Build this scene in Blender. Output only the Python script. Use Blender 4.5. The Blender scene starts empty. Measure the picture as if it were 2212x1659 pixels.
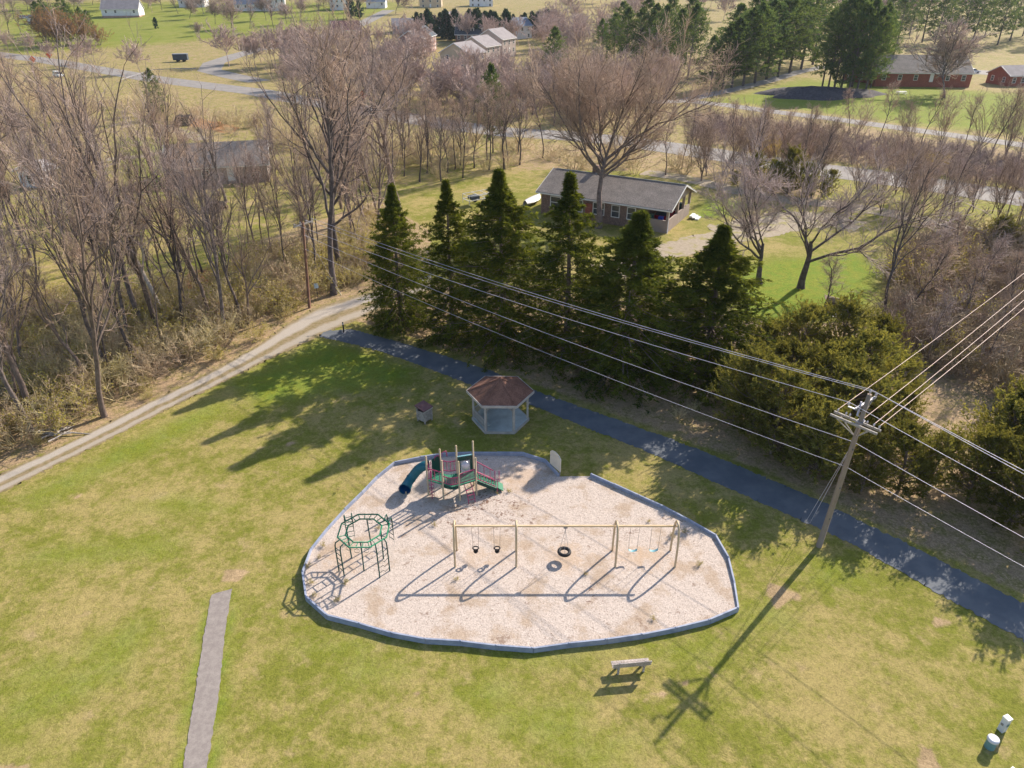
import bpy, math
import numpy as np
from mathutils import Vector, Matrix, geometry
R_ = math.radians
rng = np.random.default_rng(7)
scene = bpy.context.scene
COL = scene.collection

# ------------------------------------------------------------------ camera
CAM_H, FPX, PITCH, CX, CY = 29.0, 1534.0, R_(30.0), 1106.0, 829.5
cd = bpy.data.cameras.new("camera"); cam = bpy.data.objects.new("camera", cd); COL.objects.link(cam)
cam.location = (0, 0, CAM_H); cam.rotation_euler = (R_(60.0), 0, 0)
cd.sensor_width = 36.0; cd.lens = 36.0*FPX/2212.0; cd.clip_start = 0.5; cd.clip_end = 6000
scene.camera = cam
# ------------------------------------------------------------------ sky, sun, exposure
SUN_AZ, SUN_EL = R_(44.5), R_(31.5)
w = bpy.data.worlds.new("World"); scene.world = w; w.use_nodes = True
wn = w.node_tree.nodes; wl = w.node_tree.links
sky = wn.new('ShaderNodeTexSky'); sky.sky_type = 'NISHITA'; sky.sun_disc = False
sky.sun_elevation = SUN_EL; sky.sun_rotation = SUN_AZ
wl.new(sky.outputs[0], wn['Background'].inputs[0]); wn['Background'].inputs[1].default_value = 0.125
sd = bpy.data.lights.new("sun", 'SUN'); sd.energy = 5.0; sd.angle = R_(0.53); sd.color = (1.0, 0.90, 0.76)
sun = bpy.data.objects.new("sun", sd); COL.objects.link(sun)
SV = Vector((math.sin(SUN_AZ)*math.cos(SUN_EL), math.cos(SUN_AZ)*math.cos(SUN_EL), math.sin(SUN_EL)))
sun.rotation_euler = (-SV).to_track_quat('-Z', 'Y').to_euler(); sun.location = SV*200
vs = scene.view_settings; vs.view_transform = 'Standard'; vs.look = 'None'; vs.gamma = 1.0; vs.exposure = 0.78
scene.cycles.max_bounces = 6; scene.cycles.diffuse_bounces = 3; scene.cycles.volume_bounces = 0
scene.cycles.sample_clamp_indirect = 6.0

# ------------------------------------------------------------------ where things stand
def sst(a, b, x):
    t = np.clip((np.asarray(x, float)-a)/(b-a), 0, 1); return t*t*(3-2*t)
def th(x, y):            # terrain height: level round the park, a long rise far behind
    return 13.0*sst(270, 620, y) + 22.0*sst(600, 1300, y) + 40*sst(1200, 2400, y)
def G(px, py, z=None):   # where the sight line through a photo point meets the ground (or height z)
    x, y = px-CX, py-CY
    fw = FPX*math.cos(PITCH)-y*math.sin(PITCH); dn = FPX*math.sin(PITCH)+y*math.cos(PITCH)
    if z is not None:
        k = (CAM_H-z)/dn; return Vector((x*k, fw*k, z))
    lo, hi = 1.0/fw, 2600.0/fw
    for _ in range(50):
        k = .5*(lo+hi)
        if CAM_H-dn*k > float(th(x*k, fw*k)): lo = k
        else: hi = k
    return Vector((x*k, fw*k, float(th(x*k, fw*k))))
def HT(g, py):           # height of the point above ground spot g seen at row py
    y = py-CY
    fw = FPX*math.cos(PITCH)-y*math.sin(PITCH); dn = FPX*math.sin(PITCH)+y*math.cos(PITCH)
    return CAM_H-g[1]*dn/fw

# ------------------------------------------------------------------ mesh building
class MB:
    def __init__(s): s.V = []; s.F = []; s.n = 0
    def raw(s, V, Q, mat=0, smooth=False):
        V = np.asarray(V, float).reshape(-1, 3); Q = np.asarray(Q, np.int64)
        if len(Q): s.F.append((Q+s.n, mat, smooth))
        s.V.append(V); s.n += len(V); return s
    def box(s, c, size, yaw=0.0, mat=0, rot=None):
        x, y, z = [v*.5 for v in size]
        P = np.array([[-x,-y,-z],[x,-y,-z],[x,y,-z],[-x,y,-z],[-x,-y,z],[x,-y,z],[x,y,z],[-x,y,z]])
        M = np.array(rot) if rot is not None else np.array(Matrix.Rotation(yaw, 3, 'Z'))
        return s.raw(P@M.T+np.asarray(c, float), [[0,3,2,1],[4,5,6,7],[0,1,5,4],[1,2,6,5],[2,3,7,6],[3,0,4,7]], mat)
    def beam(s, a, b, wd, ht, mat=0):
        a = Vector(a); b = Vector(b); d = b-a; L = d.length; d.normalize()
        up = Vector((0,0,1)) if abs(d.z) < .95 else Vector((0,1,0))
        sx = d.cross(up).normalized(); u = sx.cross(d)
        rot = Matrix((d, sx, u)).transposed()
        return s.box((a+b)/2, (L, wd, ht), rot=rot, mat=mat)
    def tubes(s, P, R, sides=6, mat=0, smooth=True, cap=False, closed=False):
        P = np.asarray(P, float); R = np.asarray(R, float)
        if P.ndim == 2: P = P[None]
        N, K = P.shape[:2]
        R = np.broadcast_to(R if R.ndim == 2 else (R[None] if R.ndim == 1 else np.full((1, K), float(R))), (N, K))
        if closed:
            T = np.roll(P, -1, 1)-np.roll(P, 1, 1)
        else:
            T = np.empty_like(P); T[:, 1:-1] = P[:, 2:]-P[:, :-2]; T[:, 0] = P[:, 1]-P[:, 0]; T[:, -1] = P[:, -1]-P[:, -2]
        T /= np.linalg.norm(T, axis=2, keepdims=True)+1e-9
        m = np.abs(T.mean(1)); m /= np.linalg.norm(m, axis=1, keepdims=True)+1e-9
        ref = np.where(m[:, 2:3] > .85, np.array([[1.0, 0, 0]]), np.array([[0, 0, 1.0]]))[:, None, :]
        U = np.cross(T, ref); U /= np.linalg.norm(U, axis=2, keepdims=True)+1e-9
        W = np.cross(T, U)
        a = np.arange(sides)*2*np.pi/sides
        V = P[:, :, None, :]+R[:, :, None, None]*(np.cos(a)[None, None, :, None]*U[:, :, None, :]+np.sin(a)[None, None, :, None]*W[:, :, None, :])
        KK = K if closed else K-1
        n0 = (np.arange(N)*K*sides)[:, None, None]; k0 = np.arange(KK)[None, :, None]; j = np.arange(sides)[None, None, :]
        k1 = (k0+1) % K; j1 = (j+1) % sides
        Q = np.stack([n0+k0*sides+j, n0+k0*sides+j1, n0+k1*sides+j1, n0+k1*sides+j], -1).reshape(-1, 4)
        base = s.n; s.raw(V.reshape(-1, 3), Q, mat, smooth)
        if cap and not closed:
            for e in (0, K-1):
                q = np.stack([(n0[:, 0, 0]+e*sides+i) for i in range(sides)], -1)
                s.F.append((q+base, mat, False))
        return s
    def tube(s, pts, r, sides=8, mat=0, cap=True, closed=False):
        P = np.array([list(p) for p in pts], float); R = np.full(len(P), float(r)) if np.isscalar(r) else np.asarray(r, float)
        return s.tubes(P[None], R[None], sides, mat, True, cap, closed)
    def lathe(s, c, prof, sides=14, mat=0, smooth=True):
        a = np.arange(sides)*2*np.pi/sides; V = []
        for r, z in prof: V += [[c[0]+r*math.cos(t), c[1]+r*math.sin(t), c[2]+z] for t in a]
        Q = [[k*sides+i, k*sides+(i+1) % sides, (k+1)*sides+(i+1) % sides, (k+1)*sides+i] for k in range(len(prof)-1) for i in range(sides)]
        b = s.n; s.raw(V, Q, mat, smooth)
        s.F.append((np.array([[len(prof)*sides-sides+i for i in range(sides)]])+b, mat, False)); return s
    def prism(s, poly, z0, z1, mat=0):      # poly: ccw xy
        n = len(poly); V = [[p[0], p[1], z0] for p in poly]+[[p[0], p[1], z1] for p in poly]
        b = s.n; s.raw(V, [[i, (i+1) % n, n+(i+1) % n, n+i] for i in range(n)], mat)
        s.F.append((np.array([[n+i for i in range(n)]])+b, mat, False)); s.F.append((np.array([[n-1-i for i in range(n)]])+b, mat, False)); return s
    def other(s, o, M=None):
        V = np.concatenate(o.V) if o.V else np.zeros((0, 3))
        if M is not None: M = np.array(M); V = V@M[:3, :3].T+M[:3, 3]
        for f, m, sm in o.F: s.F.append((f+s.n, m, sm))
        s.V.append(V); s.n += len(V); return s
    def mesh(s, name, mats):
        me = bpy.data.meshes.new(name)
        V = np.concatenate(s.V); me.vertices.add(len(V)); me.vertices.foreach_set('co', V.astype(np.float32).ravel())
        tot = []; vi = []; mi = []; sm = []
        for f, m, t in s.F:
            f = np.atleast_2d(f); tot.append(np.full(len(f), f.shape[1])); vi.append(f.ravel()); mi.append(np.full(len(f), m)); sm.append(np.full(len(f), t))
        tot = np.concatenate(tot); vi = np.concatenate(vi)
        me.loops.add(len(vi)); me.loops.foreach_set('vertex_index', vi.astype(np.int32))
        me.polygons.add(len(tot)); me.polygons.foreach_set('loop_start', (np.cumsum(tot)-tot).astype(np.int32))
        me.polygons.foreach_set('material_index', np.concatenate(mi).astype(np.int32))
        me.polygons.foreach_set('use_smooth', np.concatenate(sm).astype(bool))
        for m in (mats if isinstance(mats, (list, tuple)) else [mats]): me.materials.append(m)
        me.update(calc_edges=True); return me
    def build(s, name, mats, parent=None):
        return put(name, s.mesh(name, mats), parent)
def put(name, me, parent=None):
    o = bpy.data.objects.new(name, me); COL.objects.link(o)
    if parent is not None: o.parent = parent
    return o
def tag(o, label=None, cat=None, group=None, kind=None):
    if label: o['label'] = label
    if cat: o['category'] = cat
    if group: o['group'] = group
    if kind: o['kind'] = kind
    return o
def thing(name, label, cat, loc=(0, 0, 0), rz=0.0, group=None):
    o = bpy.data.objects.new(name, None); COL.objects.link(o); o.location = loc; o.rotation_euler = (0, 0, rz); o.empty_display_size = .3
    return tag(o, label, cat, group)
def kids(o): return CH.get(o.name, [])
CH = {}
def link_tree(src_children, name, label, cat, loc, rz=0.0, sc=(1, 1, 1), group=None):
    # a new thing whose parts share the mesh data of an earlier one
    r = bpy.data.objects.new(name, None); COL.objects.link(r); r.location = loc; r.rotation_euler = (0, 0, rz); r.scale = sc
    tag(r, label, cat, group)
    for nm, me in src_children:
        c = bpy.data.objects.new(nm, me); COL.objects.link(c); c.parent = r
    return r

# ------------------------------------------------------------------ materials
def nodes(name):
    m = bpy.data.materials.new(name); m.use_nodes = True; nt = m.node_tree
    return m, nt, nt.nodes, nt.links, nt.nodes['Principled BSDF']
def mixc(nt, f, a, b, mode='MIX'):
    n = nt.nodes.new('ShaderNodeMix'); n.data_type = 'RGBA'; n.blend_type = mode
    for i, v in ((0, f), (6, a), (7, b)):
        if isinstance(v, bpy.types.NodeSocket): nt.links.new(v, n.inputs[i])
        elif i == 0: n.inputs[0].default_value = v
        else: n.inputs[i].default_value = (*v, 1) if len(v) == 3 else v
    return n.outputs[2]
def math_(nt, op, a, b=0.0, c=None, clamp=False):
    n = nt.nodes.new('ShaderNodeMath'); n.operation = op; n.use_clamp = clamp
    for i, v in enumerate((a, b, c)):
        if v is None: continue
        if isinstance(v, bpy.types.NodeSocket): nt.links.new(v, n.inputs[i])
        else: n.inputs[i].default_value = v
    return n.outputs[0]
def noise(nt, scale, detail=3, rough=.55, co='Object', vec=None):
    n = nt.nodes.new('ShaderNodeTexNoise'); n.inputs['Scale'].default_value = scale; n.inputs['Detail'].default_value = detail; n.inputs['Roughness'].default_value = rough
    if vec is None:
        t = nt.nodes.new('ShaderNodeTexCoord'); vec = t.outputs[co]
    nt.links.new(vec, n.inputs['Vector']); return n.outputs['Fac']
def ramp(nt, f, a, b):      # smooth 0..1 between a and b
    n = nt.nodes.new('ShaderNodeMapRange'); n.interpolation_type = 'SMOOTHSTEP'; nt.links.new(f, n.inputs[0])
    n.inputs[1].default_value = a; n.inputs[2].default_value = b; return n.outputs[0]
def bump(nt, b, h, strength=.4, dist=.05):
    n = nt.nodes.new('ShaderNodeBump'); n.inputs['Strength'].default_value = strength; n.inputs['Distance'].default_value = dist
    nt.links.new(h, n.inputs['Height']); nt.links.new(n.outputs[0], b.inputs['Normal'])
def sc3(c, k): return tuple(v*k for v in c)
def mat(name, col, rough=.7, var=.25, scale=2.0, bmp=0.0, col2=None, metal=0.0, fine=None, rnd=0.0, spec=.3):
    m, nt, N, L, b = nodes(name)
    f = noise(nt, scale, 4, .6)
    c = mixc(nt, ramp(nt, f, .3, .7), sc3(col, 1-var), col2 if col2 else sc3(col, 1+var))
    if fine:
        g = noise(nt, fine, 2, .6); c = mixc(nt, ramp(nt, g, .3, .7), c, mixc(nt, 1.0, c, (.55, .55, .55), 'MULTIPLY'))
        c = mixc(nt, .65, mixc(nt, 1.0, c, (1, 1, 1), 'MULTIPLY'), c)
    if rnd:
        oi = N.new('ShaderNodeObjectInfo'); hs = N.new('ShaderNodeHueSaturation'); L.new(c, hs.inputs['Color'])
        L.new(math_(nt, 'MULTIPLY_ADD', oi.outputs['Random'], 2*rnd, 1-rnd), hs.inputs['Value']); c = hs.outputs[0]
    L.new(c, b.inputs['Base Color']); b.inputs['Roughness'].default_value = rough; b.inputs['Metallic'].default_value = metal
    b.inputs['Specular IOR Level'].default_value = spec
    if bmp: bump(nt, b, noise(nt, fine or scale*4, 3, .6), bmp)
    return m
def leafmat(name, c1, c2, trans=.35, scale=.6, rnd=.18, c3=None):
    m, nt, N, L, b = nodes(name)
    g = N.new('ShaderNodeNewGeometry')
    c = mixc(nt, ramp(nt, noise(nt, scale, 3), .35, .65), c1, c2)
    c = mixc(nt, math_(nt, 'MULTIPLY', g.outputs['Random Per Island'], .55), c, c3 if c3 else sc3(c2, 1.35))
    oi = N.new('ShaderNodeObjectInfo'); hs = N.new('ShaderNodeHueSaturation'); L.new(c, hs.inputs['Color'])
    L.new(math_(nt, 'MULTIPLY_ADD', oi.outputs['Random'], 2*rnd, 1-rnd), hs.inputs['Value']); c = hs.outputs[0]
    d = N.new('ShaderNodeBsdfDiffuse'); t = N.new('ShaderNodeBsdfTranslucent'); x = N.new('ShaderNodeMixShader')
    L.new(c, d.inputs[0]); L.new(mixc(nt, 1.0, c, (1.3, 1.2, .7), 'MULTIPLY'), t.inputs[0]); x.inputs[0].default_value = trans
    L.new(d.outputs[0], x.inputs[1]); L.new(t.outputs[0], x.inputs[2]); L.new(x.outputs[0], N['Material Output'].inputs[0]); N.remove(b)
    return m

def ground_mat():
    m, nt, N, L, b = nodes('ground_turf')
    tc = N.new('ShaderNodeTexCoord'); v = tc.outputs['Object']
    def at(nm):
        a = N.new('ShaderNodeAttribute'); a.attribute_name = nm; return a.outputs['Fac']
    n0 = noise(nt, .045, 3, .6, vec=v); n1 = noise(nt, .16, 5, .65, vec=v); n2 = noise(nt, .9, 4, .65, vec=v); mp_ = N.new('ShaderNodeMapping'); mp_.inputs['Rotation'].default_value = (.3, .2, .65); L.new(v, mp_.inputs[0]); v2 = mp_.outputs[0]
    n3 = noise(nt, 4.3, 4, .75, vec=v2); n4 = noise(nt, 13.0, 4, .75, vec=v2)
    for n_ in (n3, n4): n_.node.inputs['Distortion'].default_value = .8
    n5 = noise(nt, 3.2, 5, .75, vec=v)
    pat = math_(nt, 'ADD', math_(nt, 'MULTIPLY', n1, .42), math_(nt, 'MULTIPLY', n2, .33))
    pat = math_(nt, 'ADD', pat, math_(nt, 'MULTIPLY', n5, .25))
    grass = mixc(nt, ramp(nt, pat, .42, .58), (.325, .258, .100), (.170, .175, .028))
    grass = mixc(nt, ramp(nt, n0, .50, .66), grass, mixc(nt, .45, grass, (.185, .205, .030)))
    grass = mixc(nt, math_(nt, 'MULTIPLY', ramp(nt, noise(nt, .55, 4, .6, vec=v), .60, .72), .75), grass, (.36, .27, .135))
    grass = mixc(nt, at('lush'), grass, mixc(nt, ramp(nt, n2, .35, .65), (.125, .20, .016), (.190, .215, .024)))
    dirt = mixc(nt, ramp(nt, n2, .35, .65), (.40, .285, .165), (.30, .215, .12))
    red = mixc(nt, ramp(nt, n2, .35, .65), (.40, .20, .085), (.27, .15, .07))
    lit = mixc(nt, ramp(nt, n2, .40, .62), (.33, .235, .145), (.235, .195, .075))
    lit = mixc(nt, ramp(nt, n3, .45, .65), lit, (.38, .265, .165))
    def wt(nm, sc):
        j = noise(nt, sc, 4, .65, vec=v)
        return ramp(nt, math_(nt, 'ADD', at(nm), math_(nt, 'MULTIPLY_ADD', j, .9, -.45)), .35, .65)
    c = mixc(nt, wt('litter', .8), grass, lit)
    c = mixc(nt, wt('dirt', 1.6), c, dirt); c = mixc(nt, wt('red_clay', 1.2), c, red)
    k = math_(nt, 'ADD', math_(nt, 'MULTIPLY', n3, .9), math_(nt, 'MULTIPLY', n4, 1.0))
    sh = N.new('ShaderNodeCombineColor'); g = math_(nt, 'MULTIPLY_ADD', ramp(nt, k, .62, 1.28), .68, .66)
    for i in range(3): L.new(g, sh.inputs[i])
    c = mixc(nt, 1.0, c, sh.outputs[0], 'MULTIPLY')
    L.new(c, b.inputs['Base Color']); b.inputs['Roughness'].default_value = .95; b.inputs['Specular IOR Level'].default_value = .1
    bump(nt, b, k, .55, .07)
    return m
def strip_mat(name, kind):
    m, nt, N, L, b = nodes(name)
    tc = N.new('ShaderNodeTexCoord'); v = tc.outputs['Object']
    n1 = noise(nt, .5, 4, .6, vec=v); n2 = noise(nt, 3.0, 4, .65, vec=v); n3 = noise(nt, 18, 2, .7, vec=v)
    if kind == 'lane':
        a = N.new('ShaderNodeAttribute'); a.attribute_name = 'across'
        u = math_(nt, 'ADD', a.outputs['Fac'], math_(nt, 'MULTIPLY_ADD', n1, .22, -.11))
        t1 = math_(nt, 'SUBTRACT', 1.0, ramp(nt, math_(nt, 'ABSOLUTE', math_(nt, 'SUBTRACT', u, .30)), .10, .24))
        t2 = math_(nt, 'SUBTRACT', 1.0, ramp(nt, math_(nt, 'ABSOLUTE', math_(nt, 'SUBTRACT', u, .80)), .05, .16))
        tr = math_(nt, 'MAXIMUM', t1, math_(nt, 'MULTIPLY', t2, .75))
        base = mixc(nt, ramp(nt, n2, .4, .62), (.27, .205, .125), (.20, .16, .075))
        c = mixc(nt, tr, base, mixc(nt, ramp(nt, n3, .3, .7), (.44, .385, .33), (.34, .30, .26)))
        bs, bd = .5, .04
    elif kind == 'asphalt':
        c = mixc(nt, ramp(nt, n1, .35, .65), (.105, .118, .138), (.150, .160, .176))
        c = mixc(nt, math_(nt, 'MULTIPLY', ramp(nt, n3, .5, .75), .45), c, (.16, .155, .15)); bs, bd = .35, .01
    elif kind == 'road':
        c = mixc(nt, ramp(nt, n1, .3, .7), (.22, .20, .19), (.28, .255, .235)); bs, bd = .2, .01
    elif kind == 'concrete':
        c = mixc(nt, ramp(nt, n2, .3, .7), (.235, .20, .185), (.31, .27, .245))
        c = mixc(nt, math_(nt, 'MULTIPLY', ramp(nt, n1, .55, .7), .4), c, (.17, .15, .14))
        c = mixc(nt, math_(nt, 'MULTIPLY', ramp(nt, n3, .45, .7), .35), c, (.17, .15, .13)); bs, bd = .3, .01
    elif kind == 'gravel':
        c = mixc(nt, ramp(nt, n2, .35, .65), (.36, .295, .225), (.28, .23, .165)); c = mixc(nt, ramp(nt, n1, .50, .64), c, (.26, .23, .08)); bs, bd = .4, .03
    elif kind == 'chips':
        vo = N.new('ShaderNodeTexVoronoi'); vo.inputs['Scale'].default_value = 19.0; L.new(v, vo.inputs['Vector'])
        wv = N.new('ShaderNodeSeparateColor'); L.new(vo.outputs['Color'], wv.inputs[0])
        c = mixc(nt, wv.outputs[0], (.42, .345, .295), (.59, .495, .435))
        c = mixc(nt, math_(nt, 'MULTIPLY', ramp(nt, wv.outputs[1], .88, .98), .6), c, (.20, .14, .11))
        c = mixc(nt, math_(nt, 'MULTIPLY', ramp(nt, n1, .50, .66), .55), c, (.33, .22, .125))
        g = noise(nt, 1.3, 5, .7, vec=v); c = mixc(nt, math_(nt, 'MULTIPLY', ramp(nt, g, .60, .70), .65), c, (.19, .115, .075))
        fleck = ramp(nt, noise(nt, 3.4, 6, .75, vec=v), .53, .60)
        for (x, y, rad_, s_) in CHIP_WEAR:       # scuffed hollows under the swings, leaf drifts by the climbers
            mp = N.new('ShaderNodeMapping'); mp.inputs['Location'].default_value = (-x, -y, 0); L.new(v, mp.inputs[0]); ln = N.new('ShaderNodeVectorMath'); ln.operation = 'LENGTH'
            sp_ = N.new('ShaderNodeVectorMath'); sp_.operation = 'MULTIPLY'; sp_.inputs[1].default_value = (1, 1, 0); L.new(mp.outputs[0], sp_.inputs[0]); L.new(sp_.outputs[0], ln.inputs[0])
            dd = math_(nt, 'SUBTRACT', 1.0, ramp(nt, math_(nt, 'ADD', math_(nt, 'DIVIDE', ln.outputs['Value'], rad_), math_(nt, 'MULTIPLY_ADD', g, 4.0, -2.0)), .35, 1.25))
            c = mixc(nt, math_(nt, 'MULTIPLY', dd, s_*.75) if s_ < .72 else math_(nt, 'MULTIPLY', math_(nt, 'MULTIPLY', dd, fleck), .9), c, (.46, .31, .19) if s_ < .72 else (.17, .095, .065))
        L.new(c, b.inputs['Base Color']); b.inputs['Roughness'].default_value = .9
        bump(nt, b, math_(nt, 'ADD', wv.outputs[0], n2), .6, .05); return m
    L.new(c, b.inputs['Base Color']); b.inputs['Roughness'].default_value = .9; b.inputs['Specular IOR Level'].default_value = .2
    bump(nt, b, math_(nt, 'ADD', n3, n2), bs, bd)
    return m
CHIP_WEAR = [(3.0, 30.1, 1.2, .65), (6.7, 30.2, 1.0, .6), (8.0, 30.2, .9, .6), (-2.0, 30.3, .8, .45), (-.8, 30.3, .8, .45), (-.5, 34.5, 2.2, .8), (-3.2, 33.6, 1.6, .75), (-2.0, 35.4, 1.5, .75), (-9.6, 30.0, 1.3, .6), (6.5, 32.6, 1.1, .75), (4.4, 27.2, .8, .75), (.6, 37.5, 1.6, .6)]
M = {}
M['ground'] = ground_mat()
for k in ('lane', 'asphalt', 'road', 'concrete', 'gravel', 'chips'): M[k] = strip_mat(k+'_surface', k)
M['bark'] = mat('bark_grey', (.125, .10, .095), .9, .35, 3, .3, rnd=.25)
M['bark2'] = mat('bark_brown', (.175, .13, .11), .9, .3, 3, .3, rnd=.2)
M['white_bark'] = mat('bark_pale', (.62, .56, .50), .8, .2, 1.5, .2, col2=(.38, .31, .25))
M['twig'] = mat('twig_brown', (.44, .315, .24), .9, .25, .5, rnd=.22)
M['twig_p'] = mat('twig_grey', (.40, .31, .285), .9, .25, .5, rnd=.2)
M['twig_far'] = mat('twig_far', (.40, .295, .26), .9, .25, .2, rnd=.25)
M['spruce'] = leafmat('spruce_needles', (.034, .062, .020), (.110, .135, .026), .45, .5, .15, (.23, .235, .035))
M['pine'] = leafmat('pine_needles', (.028, .075, .055), (.095, .145, .055), .42, .35, .15, (.20, .24, .07))
M['cedar'] = leafmat('cedar_leaves', (.090, .105, .034), (.190, .180, .050), .40, .5, .28, (.29, .26, .07))
M['dark_con'] = leafmat('conifer_far_needles', (.020, .050, .045), (.040, .075, .045), .2, .2, .2)
M['olive'] = leafmat('shrub_leaves', (.29, .25, .075), (.40, .36, .10), .5, .8, .25, (.45, .43, .12))
M['orange'] = leafmat('dry_oak_leaves', (.22, .13, .07), (.32, .19, .10), .4, .8, .15)
M['yellow'] = leafmat('yellow_blossom', (.42, .30, .03), (.55, .42, .05), .4, .8, .15)
M['pink'] = leafmat('pale_blossom', (.50, .40, .30), (.60, .50, .38), .4, .8, .1)
M['brushtwig'] = mat('brush_twig', (.56, .41, .29), .9, .2, .4, col2=(.50, .42, .22), rnd=.25)
M['brushpurple'] = mat('brush_twig_dark', (.27, .19, .20), .9, .3, .15, col2=(.40, .30, .26), rnd=.2)
M['brushpink'] = mat('brush_twig_pinkish', (.43, .31, .265), .9, .3, .25, col2=(.36, .28, .17), rnd=.2)
M['lidwood'] = mat('maroon_stained_wood', (.15, .075, .075), .8, .2, 3)
M['tan'] = mat('tan_paint', (.50, .38, .24), .45, .08, 3)
M['magenta'] = mat('magenta_paint', (.33, .045, .12), .4, .08, 3)
M['greenp'] = mat('green_paint', (.015, .16, .09), .4, .1, 3)
M['deckg'] = mat('green_deck_coating', (.035, .21, .125), .6, .15, 3)
M['darkgreen'] = mat('dark_green_plastic', (.008, .055, .045), .35, .1, 2)
M['slide'] = mat('blue_green_plastic', (.012, .12, .16), .35, .12, 2)
M['slide_in'] = mat('blue_plastic', (.008, .07, .20), .35, .1, 2)
M['bubble'] = mat('clear_bubble_plastic', (.60, .58, .60), .15, .05, 2, spec=.7)
M['black'] = mat('black_rubber', (.018, .017, .020), .6, .2, 5)
M['chain'] = mat('galvanised_chain', (.32, .30, .29), .4, .1, 5, metal=.6)
M['beltblue'] = mat('pale_blue_belt', (.22, .45, .50), .5, .1, 5)
M['timber'] = mat('blue_grey_plastic', (.27, .31, .42), .45, .15, 2, col2=(.34, .37, .47))
M['benchwood'] = mat('sun_bleached_wood', (.55, .47, .43), .8, .15, 2, .15, fine=20)
M['shingle'] = mat('brown_shingle', (.235, .115, .08), .9, .2, 1.5, .4, fine=14)
M['wood_white'] = mat('weathered_white_wood', (.42, .38, .35), .8, .15, 2, .1)
M['floorboard'] = mat('grey_green_floor', (.46, .51, .50), .7, .15, 1.5)
M['greywood'] = mat('weathered_grey_wood', (.43, .385, .355), .85, .2, 4, .2, fine=20)
M['polewood'] = mat('pole_wood', (.36, .28, .22), .9, .2, 2.5, .3, col2=(.27, .20, .15))
M['polebrown'] = mat('pole_wood_brown', (.20, .105, .07), .9, .2, 2.5, .3)
M['insul'] = mat('porcelain', (.55, .50, .55), .25, .05, 3, spec=.6)
M['steel'] = mat('galvanised_steel', (.30, .29, .31), .5, .1, 3, metal=.3)
M['wire'] = mat('aluminium_wire', (.60, .56, .64), .4, .05, 1, metal=.2)
M['wirebrown'] = mat('weathered_wire', (.50, .38, .34), .5, .05, 1, metal=.2)
M['cream'] = mat('cream_panel', (.62, .56, .47), .6, .08, 2)
M['roof_grey'] = mat('grey_shingle', (.29, .25, .225), .9, .15, .8, .3, fine=8)
M['roof_dark'] = mat('dark_shingle', (.07, .085, .105), .9, .15, .5)
M['roof_far'] = mat('pale_grey_shingle', (.26, .23, .235), .9, .12, .5)
M['roof_blue'] = mat('blue_grey_shingle', (.17, .20, .26), .9, .12, .5)
M['roof_red'] = mat('maroon_shingle', (.13, .06, .07), .9, .15, .5)
M['brick'] = mat('red_brick', (.36, .12, .085), .9, .12, .8, fine=6)
M['brickbrown'] = mat('brown_brick', (.27, .18, .145), .9, .25, 3, .2, fine=9)
M['brickpink'] = mat('pink_brick', (.40, .25, .21), .9, .12, .5)
M['render'] = mat('tan_render', (.34, .27, .235), .9, .08, 1)
M['beige'] = mat('beige_siding', (.42, .34, .31), .85, .06, .5)
M['siding'] = mat('white_siding', (.68, .66, .68), .8, .05, .5)
M['yellowside'] = mat('cream_siding', (.55, .43, .30), .8, .06, .5)
M['white'] = mat('white_paint', (.74, .72, .70), .5, .05, 2)
M['glass'] = mat('window_glass', (.05, .06, .075), .12, .2, .3, spec=.6)
M['redcar'] = mat('red_car_paint', (.35, .02, .04), .25, .05, 1, spec=.6)
M['bluebin'] = mat('blue_plastic_bin', (.02, .05, .35), .4, .1, 2)
M['greenbin'] = mat('dark_green_bin', (.01, .08, .07), .4, .1, 2)
M['orangesign'] = mat('orange_sign', (.75, .14, .04), .5, .05, 2)
M['signblue'] = mat('pale_blue_sign', (.45, .58, .70), .5, .05, 2)
M['yguard'] = mat('pale_yellow_plastic', (.62, .55, .36), .5, .08, 2)
M['pedgrey'] = mat('pale_grey_plastic', (.62, .62, .66), .5, .05, 3)
M['pedgreen'] = mat('grey_green_plastic', (.14, .27, .29), .5, .1, 3)
M['logs'] = mat('cut_logs', (.16, .11, .08), .9, .4, 6, .3, col2=(.34, .25, .17))
M['soilpile'] = mat('dark_mulch', (.085, .075, .085), .95, .3, 1.5, .6, fine=5)

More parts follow.
